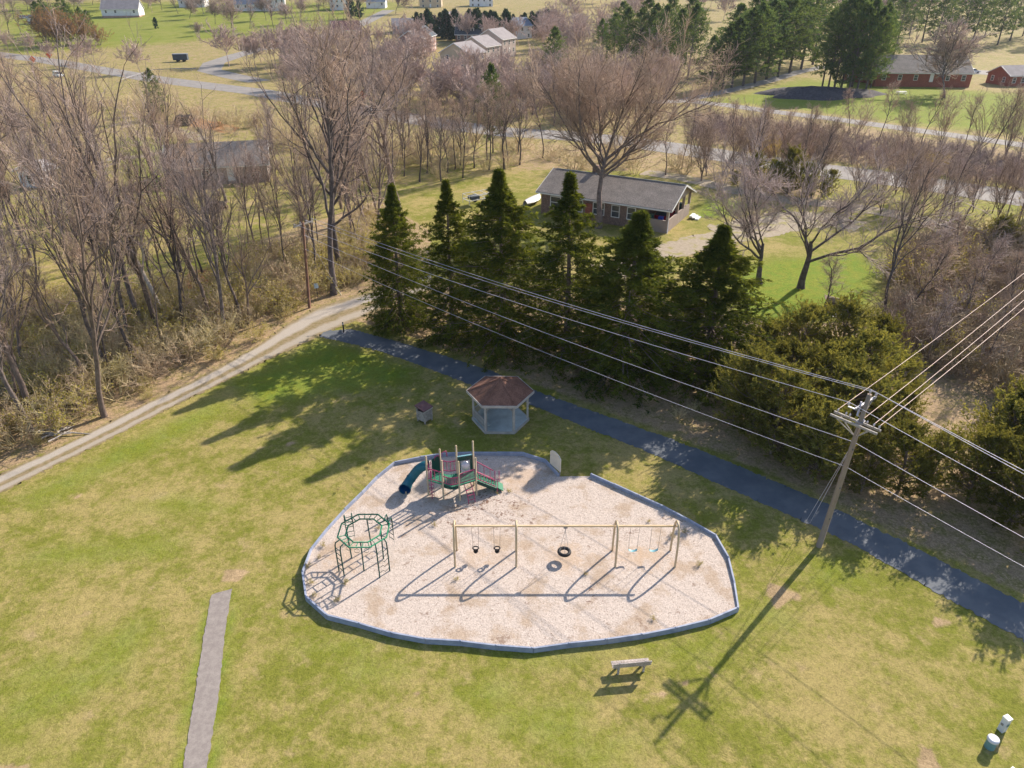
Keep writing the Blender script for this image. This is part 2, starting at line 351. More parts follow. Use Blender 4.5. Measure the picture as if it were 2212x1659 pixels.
# ------------------------------------------------------------------ ground
def graded(a, b, step, lo, hi, gr):
    c = list(np.arange(a, b+1e-6, step)); s = step; x = c[-1]
    while x < hi: s *= gr; x += s; c.append(x)
    s = step; x = c[0]; pre = []
    while x > lo: s *= gr; x -= s; pre.append(x)
    return np.array(pre[::-1]+c)
gx = graded(-62, 72, .6, -2600, 2600, 1.07); gy = graded(10, 112, .6, -260, 3200, 1.055)
XX, YY = np.meshgrid(gx, gy); gp = np.stack([XX.ravel(), YY.ravel()], 1)
gz = th(gp[:, 0], gp[:, 1])
def W(pts): return np.array([G(*p)[:2] for p in pts])
def zone(P, soft):         # 0..1 weight of a polygon of the ground with a soft edge
    P = np.asarray(P); out = np.zeros(len(gp))
    lo = P.min(0)-soft*2; hi = P.max(0)+soft*2
    ii = np.where(((gp > lo) & (gp < hi)).all(1))[0]; q = gp[ii]
    ins = np.zeros(len(q), bool); dm = np.full(len(q), 1e9)
    for a, b in zip(P, np.roll(P, -1, 0)):
        c = ((a[1] > q[:, 1]) != (b[1] > q[:, 1])) & (q[:, 0] < (b[0]-a[0])*(q[:, 1]-a[1])/(b[1]-a[1]+1e-12)+a[0]); ins ^= c
        ab = b-a; t = np.clip(((q-a)@ab)/(ab@ab+1e-9), 0, 1); dm = np.minimum(dm, np.linalg.norm(q-(a+t[:, None]*ab), axis=1))
    out[ii] = sst(-soft, soft, np.where(ins, dm, -dm)); return out
def blob(px, py, rx, ry, soft=.35):
    c = G(px, py); a = np.linspace(0, 2*np.pi, 14, endpoint=False)
    r = 1+.25*np.sin(a*3+px)+.15*np.cos(a*5+py)
    return zone(np.stack([c[0]+rx*r*np.cos(a), c[1]+ry*r*np.sin(a)], 1), soft)
laneL = [(-90, 1066), (0, 1024), (85, 985), (160, 950), (245, 907), (325, 866), (412, 826), (485, 787), (553, 748), (612, 706), (673, 668), (735, 648), (790, 633), (850, 612), (930, 590)]
laneR = [(-90, 1106), (0, 1066), (100, 1016), (188, 973), (255, 939), (320, 906), (395, 868), (468, 833), (553, 790), (625, 757), (698, 722), (745, 702), (790, 682), (850, 655), (940, 622)]
litter = np.zeros(len(gp)); lush = np.zeros(len(gp)); dirt = np.zeros(len(gp)); red = np.zeros(len(gp))
def add(a, z, k=1.0): np.maximum(a, z*k, out=a)
add(litter, zone(W(laneL+[(930, 500), (820, 430), (560, 520), (380, 640), (200, 640), (0, 660), (-300, 700), (-300, 1150)]), 1.2), .95)
add(litter, zone(W([(-300, 690), (0, 660), (200, 640), (380, 650), (560, 520), (820, 430), (1180, 370), (1180, 300), (800, 240), (500, 200), (0, 150), (-400, 150)]), 3), .42)
add(litter, zone(W([(742, 690), (860, 720), (1060, 790), (1160, 835), (1290, 882), (1460, 946), (1600, 1000), (1780, 1080), (1900, 1142), (2040, 1206), (2260, 1310), (2500, 1300), (2400, 860), (1960, 700), (1640, 690), (1300, 640), (880, 600)]), .8), .72)
add(litter, zone(W([(1930, 690), (1900, 600), (1960, 500), (2260, 480), (2500, 480), (2500, 900), (2260, 900)]), 2), .7)
add(litter, zone(W([(1100, 300), (1480, 330), (1560, 330), (1800, 400), (1780, 440), (1560, 400), (1400, 372), (1100, 370)]), 2), .6)
add(litter, zone(W([(1500, 245), (1800, 268), (2000, 300), (2300, 340), (2300, 410), (2000, 375), (1780, 345), (1500, 305)]), 2), .9)
add(litter, zone(W([(1100, 250), (1100, 150), (1500, 180), (1480, 215), (1480, 300)]), 4), .55)
add(lush, zone(W([(1590, 690), (1570, 610), (1600, 575), (1700, 560), (1850, 545), (1900, 590), (1880, 650), (1800, 690), (1700, 700)]), 1.5), .9)
add(lush, zone(W([(500, 830), (590, 790), (690, 735), (790, 765), (900, 800), (850, 830), (700, 850), (560, 880)]), 1.5), .8)
add(lush, zone(W([(40, 1075), (250, 970), (450, 870), (520, 860), (420, 930), (250, 1010), (80, 1100)]), 1.2), .6)
add(lush, zone(W([(1540, 220), (1740, 172), (1900, 180), (2300, 215), (2300, 300), (2000, 270), (1800, 245), (1660, 228)]), 4), .75)
add(lush, zone(W([(1500, 470), (1530, 425), (1640, 440), (1600, 460), (1560, 470)]), 1), .9)
add(lush, zone(W([(100, 110), (330, 95), (700, 60), (860, 18), (860, 5), (0, 5), (0, 120)]), 12), .55)
add(lush, zone(W([(280, 400), (260, 300), (420, 295), (440, 400), (380, 430)]), 2), .5)
for a in [(455, 1290, 443, 1360), (443, 1360, 422, 1494), (422, 1494, 390, 1700), (503, 1275, 489, 1356), (489, 1356, 472, 1511), (472, 1511, 444, 1700)]:
    p, q = G(a[0], a[1]), G(a[2], a[3]); d = (q-p).normalized(); n = Vector((-d.y, d.x, 0))*.30
    add(lush, zone([(p+n)[:2], (q+n)[:2], (q-n)[:2], (p-n)[:2]], .25), .8)
for a in [(1686, 1285, .95, .85), (1388, 1509, .75, .30), (2009, 1648, .55, .9), (1362, 1482, .35, .3), (1425, 1500, .3, .4), (510, 1243, 1.0, .5), (470, 1330, .25, .6),
          (1090, 1640, .3, .2), (905, 1495, .25, .2), (165, 1070, .25, .5), (630, 960, .5, .3), (1760, 1395, .2, .3), (1480, 1480, .3, .3), (2030, 1340, .6, .5), (860, 735, .8, .4), (22, 1655, .8, .3)]:
    add(dirt, blob(*a), .85)
for a in [(1200, 1420, 2.5, .5), (740, 1400, 2.2, .5), (1450, 1405, 2.6, .5), (800, 1450, 1.6, .8), (1180, 1560, 2.2, 1.0), (1300, 1620, 1.6, .8), (1060, 1500, 1.5, .8), (300, 1180, 2.6, .8), (380, 1090, 3.0, .7), (160, 1200, 3, .8), (1800, 1240, 1.5, 1.2), (1650, 1330, 1.4, .8), (120, 1480, 2.2, 1.6), (250, 1400, 1.6, 1.8)]:
    add(lush, blob(*a, soft=1.0), .5)
add(dirt, zone(W([(1430, 560), (1440, 530), (1520, 515), (1600, 520), (1600, 560)]), 1.2), .55)
add(red, zone(W([(375, 262), (420, 255), (470, 262), (520, 275), (500, 290), (440, 280)]), 1.5), .9)
add(red, zone(W([(385, 640), (400, 590), (455, 575), (470, 620), (430, 645)]), 1.2), .8)
far = sst(95, 135, gp[:, 1]); add(litter, far, .50); litter = litter*(1-.85*np.clip(lush*1.15, 0, 1)*(gp[:, 1] > 90))
nx, ny = len(gx), len(gy)
ii = (np.arange(ny-1)[:, None]*nx+np.arange(nx-1)[None, :]).ravel()
gb = MB(); gb.raw(np.column_stack([gp, gz]), np.stack([ii, ii+1, ii+nx+1, ii+nx], 1), smooth=True)
gme = gb.mesh('ground', M['ground'])
for nm, a in (('litter', litter), ('lush', lush), ('dirt', dirt), ('red_clay', red)):
    t = gme.attributes.new(nm, 'FLOAT', 'POINT'); t.data.foreach_set('value', a.astype(np.float32))
tag(put('ground', gme), kind='structure')

def resample(P, n):
    P = np.asarray(P, float); d = np.r_[0, np.cumsum(np.linalg.norm(np.diff(P, axis=0), axis=1))]
    t = np.linspace(0, d[-1], n); return np.stack([np.interp(t, d, P[:, k]) for k in range(P.shape[1])], 1)
def strip(name, A, B, m, off, n=120, cols=7, jit=.0, kind='structure'):
    a = resample(W(A), n); b = resample(W(B), n); rg = np.random.default_rng(3)
    u = np.linspace(0, 1, cols); P = a[:, None, :]*(1-u)[None, :, None]+b[:, None, :]*u[None, :, None]
    if jit:
        P[:, 0] += rg.normal(0, jit, (n, 2)); P[:, -1] += rg.normal(0, jit, (n, 2))
    Z = th(P[..., 0], P[..., 1])+off
    V = np.concatenate([P, Z[..., None]], -1).reshape(-1, 3)
    ii = (np.arange(n-1)[:, None]*cols+np.arange(cols-1)[None, :]).ravel()
    me = MB().raw(V, np.stack([ii, ii+1, ii+cols+1, ii+cols], 1), smooth=True).mesh(name, m)
    t = me.attributes.new('across', 'FLOAT', 'POINT'); t.data.foreach_set('value', np.tile(u, n).astype(np.float32))
    # keep the face up
    if len(me.polygons) and me.polygons[0].normal.z < 0: me.flip_normals()
    return tag(put(name, me), kind=kind)
def wline(pts, wd):       # a line of photo points and a width in metres -> two edges
    P = np.array([[*G(*p)[:2]] for p in pts]); T = np.gradient(P, axis=0); T /= np.linalg.norm(T, axis=1, keepdims=True)
    N = np.stack([-T[:, 1], T[:, 0]], 1)*wd*.5; return P+N, P-N
def wstrip(name, pts, wd, m, off, n=160, cols=5, jit=0.0):
    global W
    A, B = wline(pts, wd); keep = W; W = lambda p: np.asarray(p)
    try: return strip(name, A, B, m, off, n, cols, jit)
    finally: W = keep
strip('gravel_lane', laneL, laneR, M['lane'], .012, 260, 17, .09)
strip('path', [(700, 716), (760, 711), (865, 740), (1058, 800), (1156, 844), (1281, 889), (1456, 951), (1581, 1001), (1769, 1081), (1899, 1146), (2034, 1212), (2091, 1242), (2212, 1304), (2500, 1450)],
      [(690, 728), (735, 737), (818, 758), (928, 797), (1020, 833), (1148, 875), (1241, 914), (1381, 969), (1531, 1036), (1734, 1126), (1834, 1172), (1964, 1246), (2014, 1276), (2212, 1384), (2500, 1560)], M['asphalt'], .020, 420, 9, .06)
strip('walkway', [(457, 1284), (442, 1364), (422, 1494), (395, 1662), (360, 1900)], [(501, 1273), (488, 1356), (471, 1511), (447, 1662), (415, 1900)], M['concrete'], .024, 90, 5, .018)
wstrip('driveway', [(1290, 600), (1430, 545), (1560, 512), (1640, 500), (1720, 480), (1800, 478), (1860, 490)], 5.0, M['gravel'], .016, 80, 9, .25)
wstrip('driveway', [(1560, 505), (1650, 478), (1700, 470), (1760, 470), (1830, 478)], 5.5, M['gravel'], .022, 60, 9, .3)
wstrip('driveway', [(318, 268), (360, 276), (400, 287), (440, 302)], 3.5, M['gravel'], .02, 40, 5, .1)
wstrip('driveway', [(230, 345), (300, 338), (360, 330), (425, 322)], 3.0, M['gravel'], .02, 40, 5, .1)
wstrip('road', [(-260, 92), (-100, 105), (0, 118), (110, 132), (212, 150), (330, 170), (430, 183), (553, 198), (650, 216), (780, 236), (900, 258), (1000, 274), (1100, 286), (1210, 292), (1323, 302), (1456, 320), (1560, 336), (1660, 350), (1784, 368), (1909, 384), (2034, 402), (2212, 430), (2400, 462)], 9.5, M['road'], .03, 300)
wstrip('side_road', [(1400, 222), (1476, 218), (1560, 226), (1660, 240), (1800, 257), (1984, 282), (2100, 298), (2212, 314), (2400, 345)], 5.5, M['road'], .03, 160)
wstrip('driveway', [(1476, 217), (1540, 203), (1600, 190), (1660, 175), (1727, 155), (1800, 140)], 4.5, M['road'], .026, 80)
wstrip('side_road', [(1390, 372), (1460, 382), (1530, 397), (1600, 414), (1700, 432), (1800, 441), (1930, 462), (2060, 490), (2184, 524), (2400, 590)], 4.0, M['gravel'], .026, 120, 5, .15)
wstrip('side_road', [(560, 176), (500, 164), (452, 152), (462, 136), (510, 120), (553, 108), (650, 92), (720, 75), (780, 52), (840, 22)], 8.0, M['road'], .03, 160)
wstrip('parking', [(940, 165), (1000, 158), (1060, 160), (1110, 175)], 16.0, M['road'], .03, 60)
wstrip('parking', [(2030, 152), (2100, 155), (2180, 160), (2300, 168)], 14.0, M['road'], .03, 40)

# ------------------------------------------------------------------ playground bed
bedD = [(1207, 1023), (1178, 992), (1131, 977), (1028, 976), (965, 978), (908, 986), (852, 997), (818, 1024), (785, 1059), (745, 1098), (705, 1142), (668, 1189), (654, 1239), (656, 1272), (663, 1297), (710, 1335),
        (779, 1351), (848, 1371), (923, 1385), (998, 1389), (1106, 1402), (1152, 1404), (1231, 1393), (1311, 1385), (1388, 1374), (1463, 1359), (1531, 1343), (1594, 1316), (1588, 1262), (1574, 1203), (1545, 1153), (1488, 1121), (1441, 1096), (1378, 1068), (1323, 1043), (1276, 1022)]
BED = [G(x, y, .33)[:2] if i > 27 or i < 12 else G(x, y, .16)[:2] for i, (x, y) in enumerate(bedD)]
def bedz(y): return .06+.17*np.clip((41.0-np.asarray(y, float))/16.5, 0, 1)
tri = geometry.tessellate_polygon([[Vector((p[0], p[1], 0)) for p in BED]])
V = [[p[0], p[1], float(bedz(p[1]))] for p in BED]
me = MB().raw(V, [list(t) for t in tri]).mesh('playground_surface', M['chips'])
if me.polygons[0].normal.z < 0: me.flip_normals()
tag(put('playground_surface', me), kind='structure')
sides = [((0, 6), 'grey blue plastic border timber at the back of the wood chips behind the play structure'),
         ((6, 12), 'pale grey plastic border timber on the lawn side beside the green climber'),
         ((12, 16), 'border timber round the tight corner of the chip bed nearest the concrete walkway'),
         ((16, 21), 'border timber along the front edge of the chips below the baby swings'),
         ((21, 27), 'border timber along the front edge of the chips above the park bench'),
         ((27, 31), 'blue plastic border timber at the end of the chip bed nearest the utility pole'),
         ((31, 35), 'dark blue border timber between the asphalt path and the swing set')]
for (i0, i1), lab in sides:
    ln = resample([BED[k] for k in range(i0, i1+1)], 200)
    L = np.r_[0, np.cumsum(np.linalg.norm(np.diff(ln, axis=0), axis=1))]; n = max(1, round(L[-1]/1.75))
    for k in range(n):
        t0, t1 = L[-1]*k/n+.008, L[-1]*(k+1)/n-.008
        a = np.array([np.interp(t0, L, ln[:, j]) for j in (0, 1)]); b = np.array([np.interp(t1, L, ln[:, j]) for j in (0, 1)])
        bb = MB(); zt = .33+.012*((k*7) % 3-1)
        bb.beam((*a, (zt-.045)/2-.02), (*b, (zt-.045)/2-.02), .115, zt-.045+.04); bb.beam((*a, zt-.025), (*b, zt-.025), .09, .055)
        e = b-(b-a)/np.linalg.norm(b-a)*.05; bb.lathe((e[0], e[1], zt-.03), [(.05, 0), (.05, .045), (.03, .055)], 8)
        tag(bb.build('border_timber', M['timber']), lab, 'border timber', 'plastic timbers round the wood chip playground')

# ------------------------------------------------------------------ swing set
ys = G(1220, 1207, .16).y; zb = float(bedz(ys)); BH = 2.42
fx = [G(985, 1207, .16).x, G(1115, 1207, .16).x, G(1325.5, 1206, .16).x, G(1452, 1204, .16).x]
sw = thing('swing_set', 'long tan swing set frame with four curved legs in the middle of the wood chips', 'swing set', (fx[0], ys, zb))
b = MB(); b.tube([(-.12, 0, BH), (fx[3]-fx[0]+.12, 0, BH)], .064, 10); b.build('top_beam', M['tan'], sw)
for x in fx:
    P = []
    for t in np.linspace(0, math.pi, 41):
        P.append((x-fx[0], -.66*math.copysign(abs(math.cos(t))**.70, math.cos(t)), -.12+(BH+.32)*math.copysign(abs(math.sin(t))**.70, math.sin(t))))
    MB().tube(P, .062, 9).build('arch_leg', M['tan'], sw)
def chain(b, p, q): b.tube([p, q], .010, 5, mat=0)
for px, lab in ((1028, 'small black bucket baby swing hanging nearest the outer end of the tan frame'), (1074, 'small black bucket baby swing hanging nearer the tire swing')):
    x = G(px, 1184, zb+.62).x
    t = thing('bucket_swing', lab, 'baby swing', (x, ys, zb), group='baby swings')
    b = MB(); chain(b, (-.19, 0, BH-.05), (-.15, 0, .78)); chain(b, (.19, 0, BH-.05), (.15, 0, .78)); b.build('chains', M['chain'], t)
    b = MB(); a = np.linspace(0, 2*np.pi, 17)[:-1]
    b.tube([(.17*math.cos(q), .13*math.sin(q), .80) for q in a], .035, 6, closed=True)
    b.lathe((0, 0, .48), [(.02, 0), (.10, .0), (.14, .08)], 12); b.tube([(0, -.13, .80), (0, -.05, .66), (0, .02, .52)], .035, 6)
    b.tube([(-.15, .02, .80), (-.10, .03, .6), (0, .04, .5)], .03, 6); b.tube([(.15, .02, .80), (.10, .03, .6), (0, .04, .5)], .03, 6)
    b.build('bucket_seat', M['black'], t)
x = G(1219, 1191, zb+.55).x
t = thing('tire_swing', 'black tire swing hung flat on chains in the wide middle bay', 'tire swing', (x, ys, zb))
a = np.linspace(0, 2*np.pi, 29)[:-1]
b = MB(); b.tube([(.30*math.cos(q), .30*math.sin(q), .52) for q in a], .10, 10, closed=True); b.build('tire', M['black'], t)
b = MB()
for q in (0.5, 2.6, 4.7): chain(b, (.28*math.cos(q), .28*math.sin(q), .60), (0, 0, BH-.25))
b.tube([(0, 0, BH-.25), (0, 0, BH-.02)], .03, 6); b.build('chains', M['chain'], t)
MB().box((0, 0, BH-.09), (.22, .12, .10)).build('swivel', M['steel'], t)
for px, dx, lab in ((1366, 1, 'pale blue belt swing in the bay nearest the pole, the one beside the frame leg'), (1411, -1, 'pale blue belt swing hung tilted nearest the end leg of the frame')):
    x = G(px, 1187, zb+.6).x
    t = thing('belt_swing', lab, 'swing', (x, ys, zb), group='belt swings')
    b = MB(); chain(b, (-.25, 0, BH-.05), (-.24, 0, .68)); chain(b, (.25, 0, BH-.05), (.24, 0, .68+.05*(dx < 0))); b.build('chains', M['chain'], t)
    P = [(u*.24, 0, .58+.10*(abs(u)**2)+(.03*u if dx < 0 else 0)) for u in np.linspace(-1, 1, 11)]
    b = MB()
    for p, q in zip(P[:-1], P[1:]): b.beam(p, q, .15, .018)
    b.build('belt_seat', M['beltblue'], t)

# ------------------------------------------------------------------ octagon climber
zc = .17
cg = Vector((0, 0, 0)); bot = [(895, 1330), (995, 1415), (1690, 1455), (1885, 1320), (1885, 735), (1975, 800), (1065, 750), (1210, 715)]
CLB = [G(633.6+.11067*x, 1087.2+.11067*y, zc) for x, y in bot]
ring = G(633.6+.11067*1375, 1087.2+.11067*528, 2.28)
RO = (G(633.6+.11067*1868, 1145, 2.28)-G(633.6+.11067*882, 1145, 2.28)).length/2; RI = RO*.70
cl = thing('octagon_climber', 'dark green octagonal overhead climbing frame with ladders on the wood chips', 'climber', (ring.x, ring.y, zc))
ht = 2.28-zc
def octa(r, z): return [(r*1.04*math.cos(R_(22.5+45*k)), r*1.04*math.sin(R_(22.5+45*k)), z) for k in range(8)]
OO, OI = octa(RO, ht), octa(RI, ht)
for P, nm in ((OO, 'outer_ring'), (OI, 'inner_ring')):
    b = MB()
    for p, q in zip(P, P[1:]+P[:1]): b.tube([p, q], .042, 7)
    b.build(nm, M['greenp'], cl)
b = MB()
for k in range(8):
    for f in (.0, .33, .66):
        p = Vector(OO[k]).lerp(Vector(OO[(k+1) % 8]), f); q = Vector(OI[k]).lerp(Vector(OI[(k+1) % 8]), f)
        if f == 0 or k % 2 == 0 or k in (1, 5): b.tube([p, q], .024, 6)
b.build('overhead_rungs', M['greenp'], cl)
for (x, y), k in (((1380, 1315), 6), ((1140, 1060), 4), ((1530, 850), 2), ((1760, 1085), 0)):
    g = G(633.6+.11067*x, 1087.2+.11067*y, zc); ang = {6: -90, 4: 180, 2: 90, 0: 0}[k]
    MB().tube([(g.x-ring.x, g.y-ring.y, -.2), (RI*.97*math.cos(R_(ang)), RI*.97*math.sin(R_(ang)), ht)], .038, 7).build('post', M['darkgreen'], cl)
for (i, j), ang, style in (((0, 1), -140, 0), ((2, 3), -40, 1), ((4, 5), 32, 0), ((6, 7), 140, 0)):
    b = MB(); rails = []
    ce = Vector((RO*math.cos(R_(ang)), RO*math.sin(R_(ang)), ht))
    bc = (CLB[i]+CLB[j])/2-ring; hd = ((CLB[j]-CLB[i])/2); hd.z = 0
    for s in (-1, 1):
        f = Vector((bc.x, bc.y, 0))+hd*s; e = ce*.93+hd*s*.8; e.z = ht
        P = [(f.x, f.y, -.15), (f.x, f.y, ht*.80), (f.x*.97+e.x*.03, f.y*.97+e.y*.03, ht*.90), (f.x*.86+e.x*.14, f.y*.86+e.y*.14, ht*.985), (e.x, e.y, ht)]
        b.tube(P, .038, 7); rails.append(f)
    for z in np.arange(.35, ht*.85, .36):
        p = Vector((rails[0].x, rails[0].y, z)); q = Vector((rails[1].x, rails[1].y, z))
        if style:
            m1 = p.lerp(q, .45); m2 = p.lerp(q, .55)-Vector((0, 0, .18)); b.tube([p, m1, m2, q-Vector((0, 0, .06))], .016, 6)
        else: b.tube([p, q], .022, 6)
    b.build('ladder', M['darkgreen'], cl)
for q in (-75, -100, -125, 60, 85):
    c = Vector(((RO+RI)/2*math.cos(R_(q)), (RO+RI)/2*math.sin(R_(q)), ht-.42)); b = MB()
    b.tube([c+Vector((0, 0, .42)), c+Vector((0, 0, .14))], .008, 4)
    b.tube([(c.x+.14*math.cos(a), c.y, c.z+.14*math.sin(a)) for a in np.linspace(0, 2*np.pi, 15)[:-1]], .014, 5, closed=True)
    b.build('hanging_ring', M['darkgreen'], cl)

# ------------------------------------------------------------------ play structure
def Q(x, y, z=.12): return G(849.6+.1172*x, 950.4+.1172*y, z)
O = Q(1080, 960); O.z = .10
ps = thing('play_structure', 'green and magenta play structure with tan posts, decks, bridge and blue tube slide', 'play structure', O)
pb = {1: Q(650, 1010), 2: Q(930, 1090), 3: Q(1230, 1110), 4: Q(1535, 1010), 5: Q(895, 870)}
pb[6] = Q(1190, 880); pb[7] = Q(1490, 830)
top = {1: 3.0, 2: 3.0, 3: 3.0, 4: 2.9, 5: 3.0, 6: 3.3, 7: 3.45}
pl = {k: Vector((v.x-O.x, v.y-O.y, 0)) for k, v in pb.items()}
for k, p in pl.items():
    b = MB(); b.tube([(p.x, p.y, -.2), (p.x, p.y, top[k])], .062, 10); b.lathe((p.x, p.y, top[k]), [(.066, -.02), (.06, .03), (.03, .06)], 10); b.build('post', M['tan'], ps)
DZ = 1.22
def deck(keys, z, nm, extra=()):
    P = [pl[k] for k in keys]+list(extra); c = sum(P, Vector())/len(P); P = sorted(P, key=lambda p: math.atan2(p.y-c.y, p.x-c.x))
    P = [(c+(p-c)*.97)[:2] for p in P]; MB().prism(P, z-.10, z).build(nm, M['deckg'], ps)
far1 = pl[1]+pl[5]-pl[2]+(pl[2]-pl[5])*.55
deck([1, 2, 5], DZ, 'deck', [pl[1]*.5+pl[5]*.5+(pl[1]+pl[5]-pl[2]*2).normalized()*.25])
deck([3, 4, 7, 6], DZ, 'deck')
def at_(p, z): return Vector((p.x, p.y, z))
# bridge between the two decks
a0, a1, b0, b1 = pl[2], pl[3], pl[5], pl[6]
b = MB()
for k in range(9):
    t = (k+.5)/9; sag = -.16*math.sin(math.pi*t)
    b.beam(at_(a0.lerp(a1, t), DZ-.04+sag), at_(b0.lerp(b1, t), DZ-.04+sag), .9*(a1-a0).length/9, .05)
b.build('bridge_planks', M['deckg'], ps)
for p, q in ((a0, a1), (b0, b1)):
    b = MB()
    for k in range(12):
        t0, t1 = k/12, (k+1)/12; s0, s1 = [-.16*math.sin(math.pi*t) for t in (t0, t1)]
        b.beam(at_(p.lerp(q, t0), DZ-.12+s0), at_(p.lerp(q, t1), DZ-.12+s1), .05, .2)
    b.build('bridge_side', M['darkgreen'], ps)
def railing(p, q, z0, z1, n, nm='railing', sag=0.0, z0b=None, z1b=None):
    z0b = z0 if z0b is None else z0b; z1b = z1 if z1b is None else z1b
    b = MB(); d = (q-p); p2 = p+d*.05; q2 = q-d*.05
    for zz, zz2 in ((z1, z1b), (z0+.12, z0b+.12)): b.tube([at_(p2.lerp(q2, t), zz+(zz2-zz)*t-sag*math.sin(math.pi*t)) for t in np.linspace(0, 1, 7)], .032, 6)
    for k in range(n):
        t = (k+.5)/n; b.tube([at_(p2.lerp(q2, t), z0+.12+(z0b-z0)*t-sag*math.sin(math.pi*t)), at_(p2.lerp(q2, t), z1+(z1b-z1)*t-sag*math.sin(math.pi*t))], .020, 5)
    b.build(nm, M['magenta'], ps)
railing(pl[2], pl[3], DZ, DZ+.62, 8, sag=.12); railing(pl[5], pl[6], DZ+.1, DZ+.95, 4, sag=.1)
railing(pl[3], pl[4], DZ, DZ+.85, 12); railing(pl[1], pl[2], DZ, DZ+.9, 3)
# dark green wall panels by the slide and the bubble window
def panel(p, q, z0, z1, nm, m, hole=None):
    b = MB(); b.beam(at_(p.lerp(q, .06), (z0+z1)/2), at_(p.lerp(q, .94), (z0+z1)/2), .05, z1-z0); return b.build(nm, m, ps)
panel(pl[5], pl[1].lerp(pl[5], .35), DZ+.1, DZ+1.35, 'wall_panel', M['darkgreen'])
d = pl[7]-pl[6]; b = MB()
for t0, t1, z0, z1 in ((.05, .22, DZ, 2.45), (.80, .95, DZ, 2.45), (.22, .80, 2.12, 2.45)):
    b.beam(at_(pl[6].lerp(pl[7], t0), (z0+z1)/2), at_(pl[6].lerp(pl[7], t1), (z0+z1)/2), .05, z1-z0)
wp = b.build('window_panel', M['darkgreen'], ps)
MB().beam(at_(pl[6].lerp(pl[7], .04), 2.475), at_(pl[6].lerp(pl[7], .96), 2.475), .07, .05).build('panel_cap', M['beltblue'], wp)
c = pl[6].lerp(pl[7], .5); nrm = Vector((d.y, -d.x, 0)).normalized(); b = MB()
U, W_, rad = 14, 7, .30; V = []; F = []
for i in range(W_+1):
    ph = math.pi/2*i/W_
    for j in range(U):
        q = 2*math.pi*j/U; p = at_(c, DZ+.50)+d.normalized()*(rad*math.cos(q)*math.cos(ph))+Vector((0, 0, 1))*(rad*1.1*math.sin(q)*math.cos(ph))-nrm*(-.28*math.sin(ph))
        V.append(p)
F = [[i*U+j, i*U+(j+1) % U, (i+1)*U+(j+1) % U, (i+1)*U+j] for i in range(W_) for j in range(U)]
b.raw(V, F, 0, True); b.build('bubble_window', M['bubble'], wp)
b = MB(); e = pl[6].lerp(pl[7], .86)
b.tube([at_(e, DZ+.1), at_(e, DZ+.95), at_(e-d*.18, DZ+1.1), at_(e-d*.30, DZ+.95), at_(e-d*.30, DZ+.5)], .028, 6); b.build('grab_bar', M['magenta'], ps)
# magenta bars and hoop at the slide entry
b = MB()
for t in (.12, .3, .48):
    p = pl[1].lerp(pl[5], t); b.tube([at_(p, DZ-.02), at_(p, DZ+1.25)], .026, 6)
p = pl[1].lerp(pl[5], .55); q = pl[1].lerp(pl[5], .95)
b.tube([at_(p, DZ+1.2), at_(p.lerp(q, .2), DZ+1.42), at_(p.lerp(q, .8), DZ+1.42), at_(q, DZ+1.2)], .035, 6); b.build('slide_entry_bars', M['magenta'], ps)
b = MB(); p = pl[5].lerp(pl[2], .08)+Vector((.12, .1, 0)); b.tube([at_(p, DZ+1.1), at_(p, DZ+1.55), at_(p+Vector((.25, .1, 0)), DZ+1.6), at_(p+Vector((.3, .1, 0)), DZ+1.2)], .035, 6); b.build('grab_bar', M['magenta'], ps)
# climbing pole and coil ladder under the first deck
g = Q(720, 1080)-O; g.z = 0; b = MB(); b.tube([at_(g, -.1), at_(g, DZ+1.0)], .026, 6)
for k in range(4): b.tube([(g.x+.16*math.cos(a), g.y+.16*math.sin(a), .15+.28*k+.28*a/6.28) for a in np.linspace(0, 6.28, 13)], .018, 5)
b.build('coil_climber', M['magenta'], ps)
# loop ladder under the second deck
g = pl[3].lerp(pl[4], .45); b = MB(); o = Vector((.2, -.35, 0))
for s in (-.22, .22):
    e = (pl[4]-pl[3]).normalized()*s; b.tube([at_(g+e, DZ), at_(g+e+o*.8, DZ-.35), at_(g+e+o*1.4, .45), at_(g+e+o*1.6, -.1)], .028, 6)
for z, k in ((.9, .85), (.6, 1.25), (.3, 1.5)): b.tube([at_(g-(pl[4]-pl[3]).normalized()*.22+o*k, z), at_(g+(pl[4]-pl[3]).normalized()*.22+o*k, z)], .022, 6)
b.build('loop_ladder', M['magenta'], ps)
# tube slide
S = [Q(640, 470, 1.75)-O, Q(575, 475, 1.72)-O, Q(500, 510, 1.55)-O, Q(425, 580, 1.25)-O, Q(360, 665, .92)-O, Q(315, 722, .74)-O]
S = [Vector((p.x, p.y, p.z)) for p in S]
S += [S[-1]+Vector((-.13, -.22, -.13)), S[-1]+Vector((-.22, -.50, -.20)), S[-1]+Vector((-.28, -.78, -.22))]
P = resample([list(p) for p in S], 22); RS = np.interp(np.arange(22), [0, 16, 19, 21], [.31, .31, .36, .40]); b = MB(); b.tube(P, RS, 18, cap=False); sl = b.build('tube_slide', M['slide'], ps)
b = MB(); b.tube(P, RS-.02, 18, cap=False); b.build('slide_lining', M['slide_in'], sl)
for k in (0, 6, 13, 21):
    b = MB(); c = P[k]; t = P[min(k+1, 21)]-P[max(k-1, 0)]; t = t/np.linalg.norm(t); b.tube([c-t*.03, c+t*.03], RS[k]+.03, 18, cap=False); b.build('slide_flange', M['darkgreen'] if k == 0 else M['slide'], sl)
c = P[21]; b = MB(); b.tube([(c[0]+.05, c[1]+.05, -.15), (c[0]+.05, c[1]+.05, .2)], .05, 6); b.build('slide_leg', M['tan'], sl)
